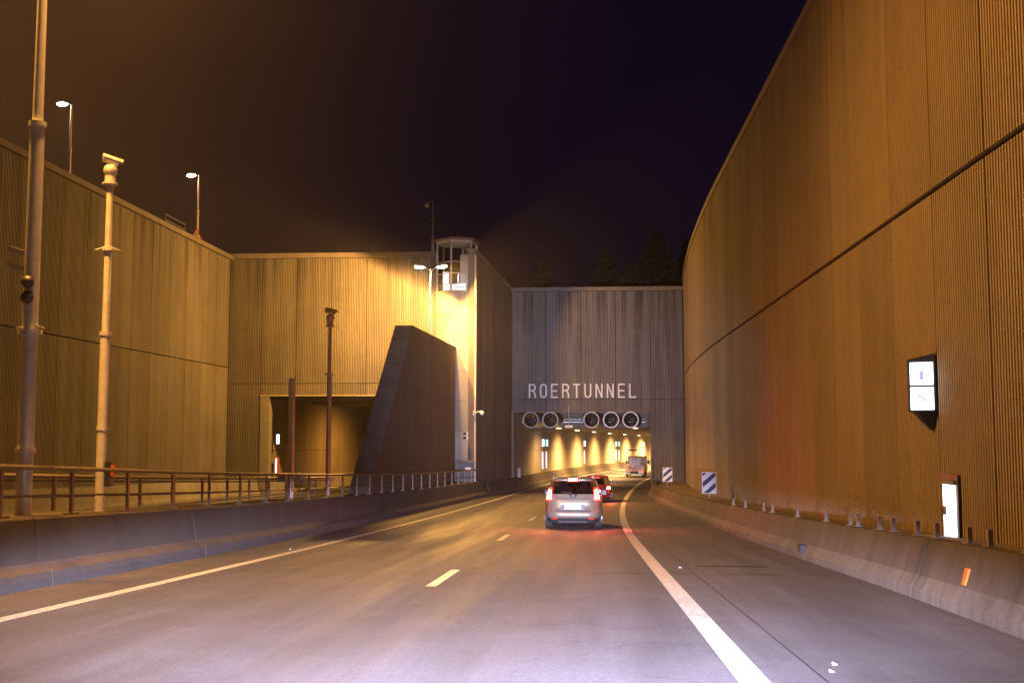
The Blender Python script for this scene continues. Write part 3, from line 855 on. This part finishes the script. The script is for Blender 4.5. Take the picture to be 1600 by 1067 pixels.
# ------------------------------------------------------------------ poles, cameras, lamps
def pan_camera(t, z, yaw=0, s=1.0):
    MB().mat(M['paintsteel']).tube((0, 0, z), (0, 0, z + .03), .16 * s, n=14).build('flange', t)
    MB().mat(M['paintsteel']).tube((0, 0, z + .03), (0, 0, z + .18 * s), .11 * s, n=12).build('base', t)
    MB().mat(M['paintsteel']).ball((0, 0, z + .30 * s), .15 * s, sc=(1, 1, .95)).build('pan_head', t)
    m = Matrix.Rotation(yaw, 3, 'Z') @ Matrix.Rotation(R(-15), 3, 'Y')
    c0 = Vector((0, 0, z + .52 * s)); a_ = m @ Vector((-.17 * s, 0, 0)) + c0; b_ = m @ Vector((.16 * s, 0, 0)) + c0
    o = MB().mat(M['paintsteel']).tube(a_, b_, .082 * s, n=14).build('camera_housing', t)
    MB().mat(M['dark']).tube(m @ Vector((-.18 * s, 0, 0)) + c0, a_, .06 * s, n=12).build('lens', o)
    vs = []
    for xx in (-.24 * s, .18 * s):
        for k_ in range(9):
            an = R(10 + 20 * k_); vs.append(m @ Vector((xx, .10 * s * math.cos(an), .10 * s * math.sin(an))) + c0)
    MB().mat(M['paintsteel']).add(vs, [(i_, i_ + 1, i_ + 10, i_ + 9) for i_ in range(8)], True).build('sun_hood', o)
def collar(t, z, r, nm='collar'):
    MB().mat(M['paintsteel']).tube((0, 0, z), (0, 0, z + .07), r, n=14).build(nm, t)
def arms(t, z):
    for s in (-1, 1):
        m = Matrix.Rotation(R(20) * s, 3, 'Y'); MB().mat(M['paintsteel']).box((s * .13, 0, z + .02), (.16, .08, .02), mtx=m).build('step', t)
p2 = thing('camera_pole', 'pale tall camera pole on the median left of the road', 'camera pole', (-8.12, 17.9, mtop(17.9)), R(8))
zt = 6.0
MB().mat(M['paintsteel']).tube((0, 0, 0), (0, 0, 3.0), .085, .08).build('lower_pole', p2)
MB().mat(M['paintsteel']).tube((0, 0, 3.0), (0, 0, zt - .45), .062, .055).build('upper_pole', p2)
collar(p2, 2.95, .095); collar(p2, 1.35, .092); collar(p2, 4.4, .10); arms(p2, 4.42); pan_camera(p2, zt - .45, R(200), .82)
MB().mat(M['dark']).box((.13, .02, .62), (.09, .2, .42)).build('control_box', p2)
MB().mat(M['orange']).box((.20, .02, .68), (.05, .16, .18)).build('orange_tag', p2)
p3 = thing('camera_pole', 'dark camera pole in front of the left tunnel mouth', 'camera pole', (-8.5, 35.8, mtop(35.8)))
MB().mat(M['steel']).tube((0, 0, 0), (0, 0, 4.0), .085, .08).build('lower_pole', p3)
MB().mat(M['steel']).tube((0, 0, 4.0), (0, 0, 5.6), .06, .055).build('upper_pole', p3)
collar(p3, 3.95, .11); arms(p3, 4.0); pan_camera(p3, 5.6, R(160))
p4 = thing('plain_post', 'short plain grey post with small boxes near the left tunnel mouth', 'post', (-8.45, 31.0, mtop(31)))
MB().mat(M['paintsteel']).tube((0, 0, 0), (0, 0, 3.45), .095, .092, n=14).build('post', p4)
MB().mat(M['steel']).box((-.26, 0, .60), (.26, .14, .24)).build('left_box', p4)
MB().mat(M['steel']).box((.28, 0, .62), (.30, .14, .22)).build('right_box', p4)
MB().mat(M['white']).box((.36, -.08, .62), (.12, .02, .16)).build('plate', p4)

def twin_lamp(label, x, D, z0, top, grp, power, base=.11, spread=.62, cone=148, blend=.8, color=SODIUM, soft=.15, out=2.6, right=1.0, rcone=None, rout=None, left=1.0):
    t = thing('street_lamp', label, 'street lamp', (x, D, z0), 0, grp)
    h = top - z0
    MB().mat(M['paintsteel']).tube((0, 0, 0), (0, 0, h * .55), base, base * .9, n=14).build('lower_pole', t)
    MB().mat(M['paintsteel']).tube((0, 0, h * .55), (0, 0, h - .1), base * .68, base * .5, n=12).build('upper_pole', t)
    collar(t, h * .55 - .06, base * 1.1)
    for s in (-1, 1):
        MB().mat(M['paintsteel']).tube((0, 0, h - .25), (s * spread * .55, 0, h - .02), .035, n=8).build('arm', t)
        m = Matrix.Rotation(R(-8) * s, 3, 'Y')
        hd = MB().mat(M['steel']).box((s * spread, 0, h + .06), (.62, .26, .10), mtx=m).build('lamp_head', t)
        MB().mat(M['lampwarm']).ball((s * spread, 0, h - .01), .24, sc=(1.2, .6, .4)).build('lamp_glass', hd)
        spot((x + s * (spread + .05), D, z0 + h - .28), (x + s * (spread + (rout if rout and s > 0 else out)), D, z0 + h - 5), power * (right if s > 0 else left), color, rcone if rcone and s > 0 else cone, blend, soft)
    return t
G1 = 'twin headed lamps on the median'
p1 = twin_lamp('thick near left street lamp pole running out of the top of the picture', -8.1, 15.35, mtop(15.35), 10.75, G1, 8600, .115, out=5.2, cone=138, left=1.9)
collar(p1, 2.62, .17, 'flange'); arms(p1, 2.72)
for z in (3.62, 3.86):
    o = MB().mat(M['cream']).box((-.24, 0, z), (.26, .08, .07), mtx=Matrix.Rotation(R(20), 3, 'Y')).build('loudspeaker', p1)
    MB().mat(M['steel']).box((-.06, 0, z), (.16, .05, .03)).build('bracket', p1)
for z in (3.15, 3.38): MB().mat(M['dark']).ball((.0, -.12, z), .095).build('signal_lens', p1)
collar(p1, .9, .14)
twin_lamp('twin headed street lamp glowing in front of the watchtower', -8.58, 60.0, 6.55, 10.78, G1, 11500, .10, .62, 180, .12, SODIUM_PALE, .2, right=.7, rcone=152, rout=6.5)
MB().mat(M['steel']).box((-.0, -.15, .12), (.28, .2, .5)).build('fuse_box', bpy.data.objects['street_lamp.001'])
twin_lamp('twin headed street lamp behind the viewpoint', -8.1, -27.0, mtop(-27), 12.2, G1, 9500, out=5.5, cone=132)

def hill_lamp(label, x, D, z0, top, hx):
    t = thing('street_lamp', label, 'street lamp', (x, D, z0), 0, 'street lamps above the far left wall')
    h = top - z0
    MB().mat(M['paintsteel']).tube((0, 0, 0), (0, 0, h * .6), .09, .08).build('lower_pole', t)
    MB().mat(M['paintsteel']).tube((0, 0, h * .6), (0, 0, h), .06, .05).build('upper_pole', t)
    collar(t, h * .6, .10)
    MB().mat(M['steel']).tube((0, 0, h), (-.3, 0, h + .06), .035, n=8).build('arm', t)
    hd = MB().mat(M['steel']).box((-.48, 0, h + .1), (.55, .24, .1)).build('lamp_head', t)
    MB().mat(M['lampwhite']).ball((-.5, 0, h + .03), .26, sc=(1.2, .6, .42)).build('lamp_glass', hd)
    spot((x - .5, D, z0 + h - .1), (x - .5, D, z0), 500, (1, .62, .3), 150, .5, .1)
    return t
hill_lamp('upper left single street lamp high above the wall', -26.7, 54, 12.35, 18.6, 0)
hill_lamp('single street lamp above the wall with a warning triangle on its pole', -25.3, 69, 12.35, 18.4, 0)
ws = thing('warning_sign', 'red edged white warning triangle on the lamp pole above the left wall', 'sign', (-25.3, 68.85, 14.15))
MB().mat(M['red']).prism([(-.42, 0), (.42, 0), (0, .74)], 'y', -.0, -.03).build('border', ws)
MB().mat(M['signwhite']).prism([(-.28, .085), (.28, .085), (0, .58)], 'y', -.036, -.031).build('face', ws)
mb = MB().mat(M['dark']); mb.box((-.06, -.04, .22), (.05, .006, .2)); mb.box((.06, -.04, .22), (.05, .006, .2)); mb.box((0, -.0395, .36), (.05, .005, .1)); mb.build('pictogram', ws)
MB().mat(M['paintsteel']).box((0, -.02, -.25), (.34, .05, .34)).build('lower_plate', ws)

rc = thing('roof_camera', 'thin pole with dome camera on the wall top left of the watchtower', 'camera pole', (-9.35, 66.3, 12.6))
MB().mat(M['steel']).tube((0, 0, 0), (0, 0, 1.0), .10, .09).build('lower_pole', rc)
MB().mat(M['steel']).tube((0, 0, 1.0), (0, 0, 3.25), .06, .045).build('upper_pole', rc)
MB().mat(M['steel']).tube((0, 0, 3.22), (-.38, 0, 3.24), .03, n=8).build('arm', rc)
MB().mat(M['white']).ball((-.38, 0, 3.02), .15, sc=(1, 1, 1.1)).build('dome', rc)
MB().mat(M['steel']).box((0, 0, 2.05), (.3, .06, .08)).build('bracket', rc)
wc = thing('wall_camera', 'white dome camera on an arm at the corner of the dark side wall', 'camera', (-6.5, 64.0, 2.72))
MB().mat(M['white']).tube((0, 0, -.05), (.42, -.1, .08), .035, n=8).build('arm', wc)
MB().mat(M['white']).ball((.46, -.1, -.05), .14, sc=(1, 1, 1.0)).build('dome', wc)
MB().mat(M['cream']).box((-.03, -.03, -.05), (.1, .12, .28)).build('mount', wc)
fl = thing('floodlight_pair', 'two small floodlights stacked on the watchtower wall', 'floodlight', (-7.0, 63.9, 1.35))
for z in (.12, -.14):
    o = MB().mat(M['white']).box((0, -.14, z), (.26, .2, .2), mtx=Matrix.Rotation(R(30), 3, 'Z')).build('floodlight', fl)
    MB().mat(M['dark']).box((-.02, -.27, z), (.2, .03, .15), mtx=Matrix.Rotation(R(30), 3, 'Z')).build('glass', o)
MB().mat(M['steel']).box((0, .02, 0), (.06, .22, .5)).build('bracket', fl)

# railings on the ground above the left wall
def hill_rail(label, x0, D0, x1, D1, n=4, z=12.4):
    t = thing('hill_railing', label, 'railing', group='railings above the far left wall')
    for k in range(n):
        MB().mat(M['steel']).tube((x0, D0, z + .3 + k * .32), (x1, D1, z + .3 + k * .32), .025, n=6).build('rail', t)
    for x, d in ((x0, D0), (x1, D1)): MB().mat(M['rail']).box((x, d, z + .6), (.06, .06, 1.3)).build('post', t)
hill_rail('short four bar railing on the wall top near the warning triangle', -23.3, 58.5, -23.3, 61.5)
hill_rail('railing stub on the wall top behind the nearest lamp pole', -23.3, 38.5, -23.3, 41.0, 3)

# ------------------------------------------------------------------ ground above the trench
mb = MB().mat(M['soil'])
ds = [-40 + 5 * i for i in range(23)] + [76.9]
vs = []; fs = []
for d in ds: vs += [(xr(d) + .5, d, 12.15), (80, d, 12.6)]
for i in range(len(ds) - 1): fs.append((2 * i, 2 * i + 1, 2 * i + 3, 2 * i + 2))
mb.add(vs, fs)
mb.add([(-95, -40, 12.4), (-22.4, -40, 12.1), (-22.4, 66.3, 12.1), (-95, 66.3, 12.4)], [(0, 1, 2, 3)])
mb.add([(-95, 66.3, 12.4), (-6.9, 66.3, 12.1), (-5.6, 77.4, 11.6), (-5.6, 240, 11.6), (-95, 240, 12.4)], [(0, 1, 2, 3, 4)])
mb.add([(-5.6, 77.4, 11.6), (7.2, 77.4, 11.6), (80, 77.4, 12.6), (80, 240, 12.6), (-5.6, 240, 11.6)], [(0, 1, 2, 3, 4)])
tag(mb.build('terrain'), kind='structure')

# trees behind the portal
def tree(label, x, D, h, w, seed):
    rnd = random.Random(seed)
    t = thing('conifer_tree', label, 'tree', (x, D, 11.6), 0, 'dark trees above the portal')
    MB().mat(M['bark']).tube((0, 0, 0), (0, 0, h * .9), .28, .05, n=8).build('trunk', t)
    mb = MB().mat(M['leaf']); vs = []; fs = []
    for k in range(2600):
        u = rnd.random() ** .75; z = h * (.10 + .9 * u); rad = w * (1 - u) ** .8 * (.55 + .45 * math.sin(z * 2.3 + seed) ** 2) + .15
        a = rnd.random() * 6.283; r = rad * rnd.random() ** .45
        c = Vector((r * math.cos(a), r * math.sin(a), z - r * .25)); s = rnd.uniform(.14, .34)
        q = Matrix.Rotation(rnd.random() * 6, 3, 'Z') @ Matrix.Rotation(rnd.random() * 3, 3, 'X')
        o = len(vs); vs += [tuple(c + q @ Vector(p) * s) for p in ((-1, -.5, 0), (1, -.35, 0), (.2, 1.1, 0))]; fs.append((o, o + 1, o + 2))
    mb.add(vs, fs).build('crown', t)
for i, (lab, x, h, w) in enumerate((('leftmost small dark tree above the portal', -7.6, 5.2, 2.8), ('low round dark tree right of the watchtower', -4.0, 7.2, 3.6), ('pointed tall dark tree in the middle above the portal', 2.2, 8.7, 4.2),
        ('tallest broad dark tree near the right wall', 7.0, 9.8, 4.6), ('dark tree half behind the right wall top', 10.4, 9.0, 4.2), ('low dark bushy tree between the low round tree and the pointed tree', -1.2, 5.2, 3.4), ('dark bushy tree filling the gap left of the tallest tree', 4.8, 6.6, 3.4))):
    tree(lab, x, 106 + 3 * (i % 3), h, w, i + 3)

# ------------------------------------------------------------------ cars
class Car:
    def __init__(s, levels, n=5.0): s.L = levels; s.n = n
    def at(s, z):
        L = s.L
        if z <= L[0][0]: return L[0][1:]
        for a, b in zip(L, L[1:]):
            if z <= b[0]:
                t = (z - a[0]) / (b[0] - a[0]); return tuple(p + (q - p) * t for p, q in zip(a[1:], b[1:]))
        return L[-1][1:]
    def ring(s, lv, N=56):
        z, w, yr, yf = lv; yc = (yr + yf) / 2; Ln = (yf - yr) / 2; n = s.n; out = []
        for i in range(N):
            a = 2 * math.pi * i / N; c, d = math.cos(a), math.sin(a)
            out.append((w * math.copysign(abs(c) ** (2 / n), c), yc - Ln * math.copysign(abs(d) ** (2 / n), d), z))
        return out
    def rear(s, x, z):
        w, yr, yf = s.at(z); yc = (yr + yf) / 2; Ln = (yf - yr) / 2
        return yc - Ln * max(0, 1 - min(1, abs(x / w)) ** s.n) ** (1 / s.n)
    def patch(s, quad, mat, name, parent, off=.012, nx=8, nz=4, thick=.02):
        # quad: (x,z) bl, br, tr, tl on the rear face
        bl, br, tr, tl = [Vector(q) for q in quad]; vs = []; fs = []
        for k in range(2):
            for j in range(nz + 1):
                for i in range(nx + 1):
                    u, v = i / nx, j / nz; p = (bl * (1 - u) + br * u) * (1 - v) + (tl * (1 - u) + tr * u) * v
                    vs.append((p.x, s.rear(p.x, p.y) - off + k * thick, p.y))
        m = (nx + 1) * (nz + 1)
        for j in range(nz):
            for i in range(nx):
                a = j * (nx + 1) + i; q = (a, a + 1, a + nx + 2, a + nx + 1); fs += [q, tuple(m + c for c in q[::-1])]
        edge = [i for i in range(nx + 1)] + [(nx + 1) * (j + 1) + nx for j in range(nz)] + [(nx + 1) * nz + i for i in range(nx - 1, -1, -1)] + [(nx + 1) * j for j in range(nz - 1, 0, -1)]
        for a, b in zip(edge, edge[1:] + edge[:1]): fs.append((a, m + a, m + b, b))
        return MB().mat(mat).add(vs, fs, False).build(name, parent)
def wheel(t, x, y, r, side):
    w = MB().mat(M['black']).tube((x - .10, y, r), (x + .10, y, r), r, n=24).build('wheel', t)
    MB().mat(M['steel']).tube((x + side * .085, y, r), (x + side * .112, y, r), r * .62, n=16).build('rim', w)

def build_body(C, t, paint, lowz, gz0, gz1, rearw, bpill):
    mb = MB(); N = 56
    rings = [C.ring(l, N) for l in C.L]
    gl = {'rear_window': [], 'windscreen': [], 'side_window': []}
    for j in range(len(rings) - 1):
        z0, z1 = C.L[j][0], C.L[j + 1][0]
        mb.mat(M['dark'] if z1 <= lowz + 1e-6 else paint)
        for i in range(N):
            k = (i + 1) % N; q = [rings[j][i], rings[j][k], rings[j + 1][k], rings[j + 1][i]]
            if z0 >= gz0 - 1e-6 and z1 <= gz1 + 1e-6:
                w, yr, yf = C.at((z0 + z1) / 2); cx = sum(p[0] for p in q) / 4; cy = sum(p[1] for p in q) / 4
                u = cx / w; v = (cy - (yr + yf) / 2) / ((yf - yr) / 2)
                if abs(u) < rearw and v < -.75: gl['rear_window'].append(q); continue
                if abs(u) < .86 and v > .75: gl['windscreen'].append(q); continue
                if abs(u) >= .86 and abs(v) < .84 and abs(v - bpill) > .05: gl['side_window'].append(q); continue
            mb.add(q, [(0, 1, 2, 3)], True)
    for r_ in (rings[0], rings[-1]): mb.add(r_, [tuple(range(N))], True)
    me = mb.mesh('body'); b = bmesh.new(); b.from_mesh(me); bmesh.ops.remove_doubles(b, verts=b.verts, dist=.0005); bmesh.ops.recalc_face_normals(b, faces=b.faces); b.to_mesh(me); b.free()
    body = link('body', me, t)
    for nm, qs in gl.items():
        if nm == 'side_window':
            for s in (-1, 1):
                g = MB().mat(M['tint'])
                for q in qs:
                    if q[0][0] * s > 0: g.add(q, [(0, 1, 2, 3)])
                if g.f: g.build(nm, t)
            continue
        g = MB().mat(M['tint'])
        for q in qs: g.add(q, [(0, 1, 2, 3)])
        g.build(nm, t)
    return body

# silver MPV
D0 = 33.1; mx = -.38
mp = thing('parked_mpv', 'silver people carrier braking ahead with bright red tail lamps', 'car', (mx, D0, rz(D0)), R(-1.2))
mp.name = 'people_carrier'; mp.rotation_euler = (math.atan2(rz(D0 + 3) - rz(D0), 3), 0, R(-1.2))
C = Car([(.17, .72, .18, 4.25), (.22, .84, .08, 4.42), (.34, .875, .03, 4.50), (.36, .89, .0, 4.50), (.46, .895, -.015, 4.5), (.54, .885, .02, 4.48), (.56, .88, .05, 4.47), (.75, .885, .075, 4.40), (.90, .88, .09, 4.2), (.92, .87, .105, 4.1),
         (1.05, .835, .15, 3.55), (1.18, .79, .22, 3.35), (1.32, .735, .30, 3.1), (1.44, .69, .37, 2.85), (1.49, .665, .34, 2.65), (1.535, .60, .46, 2.45), (1.56, .45, .7, 2.2)], 5.2)
build_body(C, mp, M['silver'], .34, 1.05, 1.44, .86, -.05)
C.patch([(-.34, .955), (.34, .955), (.34, .985), (-.34, .985)], M['silver'], 'handle_trim', mp, .02)
C.patch([(-.06, .945), (.08, .945), (.15, 1.055), (-.13, 1.055)], M['dark'], 'window_notch', mp, .024)
em = C.patch([(-.03, .965), (.05, .965), (.045, 1.035), (-.03, 1.035)], M['fan'], 'emblem', mp, .036, 3, 3)
for s in (-1, 1):
    C.patch([(s * .86, .84), (s * .645, .86), (s * .635, 1.24), (s * .755, 1.25)], M['tailred'], 'tail_lamp', mp, .02, 6, 6)
    C.patch([(s * .80, .90), (s * .70, .91), (s * .68, 1.17), (s * .735, 1.18)], M['tail'], 'lamp_core', mp, .06, 2, 2, .04)
    C.patch([(s * .66, .30), (s * .46, .30), (s * .47, .335), (s * .65, .335)], M['reflector'], 'bumper_reflector', mp, .02)
    wheel(mp, s * .76, .85, .32, s); wheel(mp, s * .76, 3.6, .32, s)
    MB().mat(M['dark']).box((s * .93, 2.9, 1.06), (.14, .10, .14)).build('door_mirror', mp)
    MB().mat(M['steel']).tube((s * .60, .62, 1.575), (s * .60, 2.4, 1.60), .018, n=8).build('roof_rail', mp)
    MB().mat(M['dark']).box((s * .60, .62, 1.56), (.05, .12, .06)).build('rail_foot', mp)
    MB().mat(M['core']).box((s * .30, 1.5, .95), (.5, .14, .62)).build('seat_back', mp)
    MB().mat(M['core']).box((s * .30, 1.5, 1.32), (.24, .10, .18)).build('headrest', mp)
C.patch([(-.18, 1.43), (.19, 1.43), (.19, 1.53), (-.18, 1.53)], M['tailred'], 'brake_lamp_lens', mp, .02)
C.patch([(-.12, 1.455), (.13, 1.455), (.13, 1.51), (-.12, 1.51)], M['tail'], 'high_brake_lamp', mp, .03)
C.patch([(-.36, .575), (.36, .575), (.33, .755), (-.33, .755)], M['dark'], 'plate_recess', mp, .010)
C.patch([(-.34, .74), (.34, .74), (.34, .775), (-.34, .775)], M['silver'], 'recess_lip', mp, .03)
pt = C.patch([(-.27, .60), (.25, .60), (.25, .715), (-.27, .715)], M['plate'], 'number_plate', mp, .026)
def flat_text(txt, size, loc, mat, parent, name='lettering', depth=.002, rot=(R(90), 0, 0), sx=1):
    c = bpy.data.curves.new(name, 'FONT'); c.body = txt; c.size = size; c.extrude = depth; c.align_x = 'CENTER'; c.align_y = 'CENTER'
    o = bpy.data.objects.new(name, c); me = bpy.data.meshes.new_from_object(o); bpy.data.objects.remove(o)
    me.materials.clear(); me.materials.append(mat); q = link(name, me, parent); q.location = loc; q.rotation_euler = rot; q.scale = (sx, 1, 1); return q
flat_text('1-UUD-121', .095, (.0, C.rear(0, .66) - .029, .657), M['platetxt'], pt)
C.patch([(-.285, .60), (-.252, .60), (-.252, .715), (-.285, .715)], M['signblue'], 'plate_band', mp, .027, 2, 2)
C.patch([(-.66, .895), (.66, .895), (.66, .905), (-.66, .905)], M['dark'], 'tailgate_seam', mp, .004)
for s in (-1, 1): C.patch([(s * .67, .56), (s * .66, .56), (s * .67, .88), (s * .68, .88)], M['dark'], 'tailgate_seam', mp, .004, 2, 4)
C.patch([(-.66, .545), (.66, .545), (.66, .56), (-.66, .56)], M['dark'], 'bumper_seam', mp, .003)
C.patch([(-.48, .20), (.48, .20), (.40, .235), (-.42, .235)], M['fan'], 'skid_plate', mp, .03)
MB().mat(M['dark']).box((0, 2.2, .30), (1.5, 3.6, .16)).build('underbody', mp)
o = MB().mat(M['dark']).tube((.1, .9, 1.56), (.12, .7, 1.80), .008, .004, n=6).build('aerial', mp)
o = MB().mat(M['dark']).tube((-.03, C.rear(0, 1.08) - .03, 1.08), (-.36, C.rear(.36, 1.12) - .03, 1.12), .010, n=6).build('wiper', mp)

# red hatchback
D1_ = 57.8; t = thing('red_hatchback', 'dark red hatchback partly hidden behind the silver car', 'car', (cv(D1_) - .32, D1_, rz(D1_)), -math.atan2(cv(D1_ + 2) - cv(D1_), 2))
C2 = Car([(.17, .70, .15, 3.9), (.24, .80, .05, 4.0), (.42, .84, 0, 4.05), (.55, .845, .0, 4.03), (.75, .845, .06, 3.9), (.86, .83, .10, 3.7), (.92, .80, .14, 3.1), (1.10, .74, .30, 2.85), (1.27, .66, .46, 2.55), (1.32, .62, .46, 2.4), (1.37, .45, .7, 2.1)], 5)
build_body(C2, t, M['redpaint'], .24, .92, 1.27, .86, 0)
for s in (-1, 1):
    C2.patch([(s * .80, .68), (s * .60, .68), (s * .62, .86), (s * .79, .86)], M['tailred'], 'tail_lamp', t, .02)
    C2.patch([(s * .77, .70), (s * .64, .70), (s * .65, .80), (s * .77, .80)], M['tail'], 'lamp_core', t, .034)
    wheel(t, s * .72, .7, .30, s); wheel(t, s * .72, 3.1, .30, s)
    MB().mat(M['dark']).box((s * .89, 2.5, .98), (.18, .10, .13)).build('door_mirror', t)
    MB().mat(M['core']).box((s * .30, 1.6, .95), (.45, .12, .5)).build('seat_back', t)
p_ = C2.patch([(-.26, .62), (.26, .62), (.26, .73), (-.26, .73)], M['plate'], 'number_plate', t, .024)
C2.patch([(-.22, 1.27), (.22, 1.27), (.22, 1.30), (-.22, 1.30)], M['tailweak'], 'high_brake_lamp', t, .03)
C2.patch([(-.6, .34), (.6, .34), (.6, .36), (-.6, .36)], M['dark'], 'bumper_seam', t, .004)

# service truck
D2 = 108.5; t = thing('service_truck', 'cream road service truck with red and white chevron back and warning triangle', 'truck', (cv(D2) - .52, D2, rz(D2)), -math.atan2(cv(D2 + 2) - cv(D2), 2))
mb = MB().mat(M['vanpaint'])
bevel(MB().mat(M['vanpaint']).box((0, 2.6, .80), (1.86, 4.6, .62)).build('lower_body', t), .04)
bevel(MB().mat(M['vanpaint']).box((0, 3.6, 1.55), (1.78, 2.2, .86)).build('cab', t), .08)
bevel(MB().mat(M['vanpaint']).box((0, .9, 1.52), (1.4, 1.1, .86)).build('rear_box', t), .05)
MB().mat(M['steel']).box((0, .12, .35), (1.85, .18, .20)).build('bumper', t)
MB().mat(M['dark']).box((0, .0, .44), (.75, .06, .26)).build('tow_hitch', t)
MB().mat(M['tint']).box((0, 2.46, 1.68), (1.4, .03, .42)).build('cab_rear_window', t)
for s in (-1, 1):
    MB().mat(M['steel']).tube((s * .84, .3, 1.1), (s * .84, .3, 2.0), .04, n=8).build('upright', t)
    b_ = MB().mat(M['beacon']).ball((s * .84, .3, 2.08), .09).build('beacon', t)
    MB().mat(M['dark']).box((s * 1.08, 4.0, 1.35), (.2, .12, .32)).build('door_mirror', t)
    MB().mat(M['tailweak']).box((s * .82, .0, .55), (.2, .05, .13)).build('tail_lamp', t)
    MB().mat(M['tailweak']).box((s * .64, -.0, .56), (.12, .06, .10)).build('brake_lamp', t)
    wheel(t, s * .80, .95, .36, s); wheel(t, s * .80, 3.9, .36, s)
chev = []
ob = [(-.62, .66), (.62, .66), (.62, 1.5), (.34, 1.86), (-.34, 1.86), (-.62, 1.5)]
MB().mat(M['signwhite']).prism(ob, 'y', .30, .33).build('chevron_board', t)
mb = MB().mat(M['red'])
for s in (-1, 1):
    for z in (.92, 1.26): mb.prism([(s * .62, z), (s * .62, z + .10), (s * .46, z + .19), (s * .46, z + .09)], 'y', .285, .297)
    mb.prism([(s * .12, .66), (s * .28, .66), (s * .06, .86), (s * -.0, .86)] if s > 0 else [(-.12, .66), (-.28, .66), (-.06, .86), (-.001, .86)], 'y', .285, .297)
    pass
    mb.prism([(s * .10, 1.84), (s * .26, 1.84), (s * .16, 1.70), (s * .02, 1.70)], 'y', .285, .297)
mb.build('chevron_stripes', t)
MB().mat(M['steel']).prism([(-.40, 1.16), (.40, 1.16), (.40, 1.62), (-.40, 1.62)], 'y', .275, .283).build('sign_backing', t)
MB().mat(M['red']).prism([(-.38, .91), (.38, .91), (0, 1.60)], 'y', .255, .27).build('triangle_border', t)
MB().mat(M['signwhite']).prism([(-.31, .95), (.31, .95), (0, 1.52)], 'y', .245, .252).build('triangle_face', t)
mb = MB().mat(M['dark']); mb.box((-.04, .24, 1.13), (.05, .006, .2), mtx=Matrix.Rotation(R(20), 3, 'Y')); mb.box((.09, .24, 1.05), (.14, .005, .07)); mb.box((-.02, .2405, 1.26), (.06, .005, .06)); mb.build('pictogram', t)
MB().mat(M['steel']).tube((-.25, 1.6, 1.9), (-.25, 1.6, 2.65), .03, n=8).build('mast', t)
MB().mat(M['dark']).box((-.30, 1.6, 2.62), (.88, .08, .14)).build('message_board', t)

# white scraps on the asphalt
for i, (x, d, lab) in enumerate(((1.85, 8.55, 'white scrap on the shoulder nearest the camera'), (1.95, 8.9, 'second white scrap beside the nearest one on the shoulder'), (1.6, 18.9, 'tiny white scrap on the shoulder right of the solid line'), (-6.3, 23.2, 'pale scrap beside the left edge line'))):
    s = .02
    mb = MB().mat(M['white']); mb.add([(x - s, d - s, rz(d) + .004), (x + s * 1.2, d - s * .6, rz(d) + .004), (x + s * .7, d + s * 1.5, rz(d) + .004), (x - s * .8, d + s, rz(d) + .018)], [(0, 1, 2, 3)])
    mb.add([(x - s, d - s, rz(d) + .001), (x + s * 1.2, d - s * .6, rz(d) + .001), (x - s * .8, d + s, rz(d) + .018)], [(0, 1, 2)])
    tag(mb.build('paper_scrap'), lab, 'litter')

# ------------------------------------------------------------------ night air
k = bpy.data.materials.new('night_haze'); k.use_nodes = True; n = k.node_tree.nodes; n.clear()
o = n.new('ShaderNodeOutputMaterial'); v = n.new('ShaderNodeVolumePrincipled')
v.inputs['Color'].default_value = (.92, .88, .85, 1); v.inputs['Density'].default_value = .00048; v.inputs['Anisotropy'].default_value = .78
k.node_tree.links.new(v.outputs[0], o.inputs['Volume'])
tag(MB().mat(k).box((-5, 98, 9), (190, 285, 30)).build('haze'), kind='stuff')
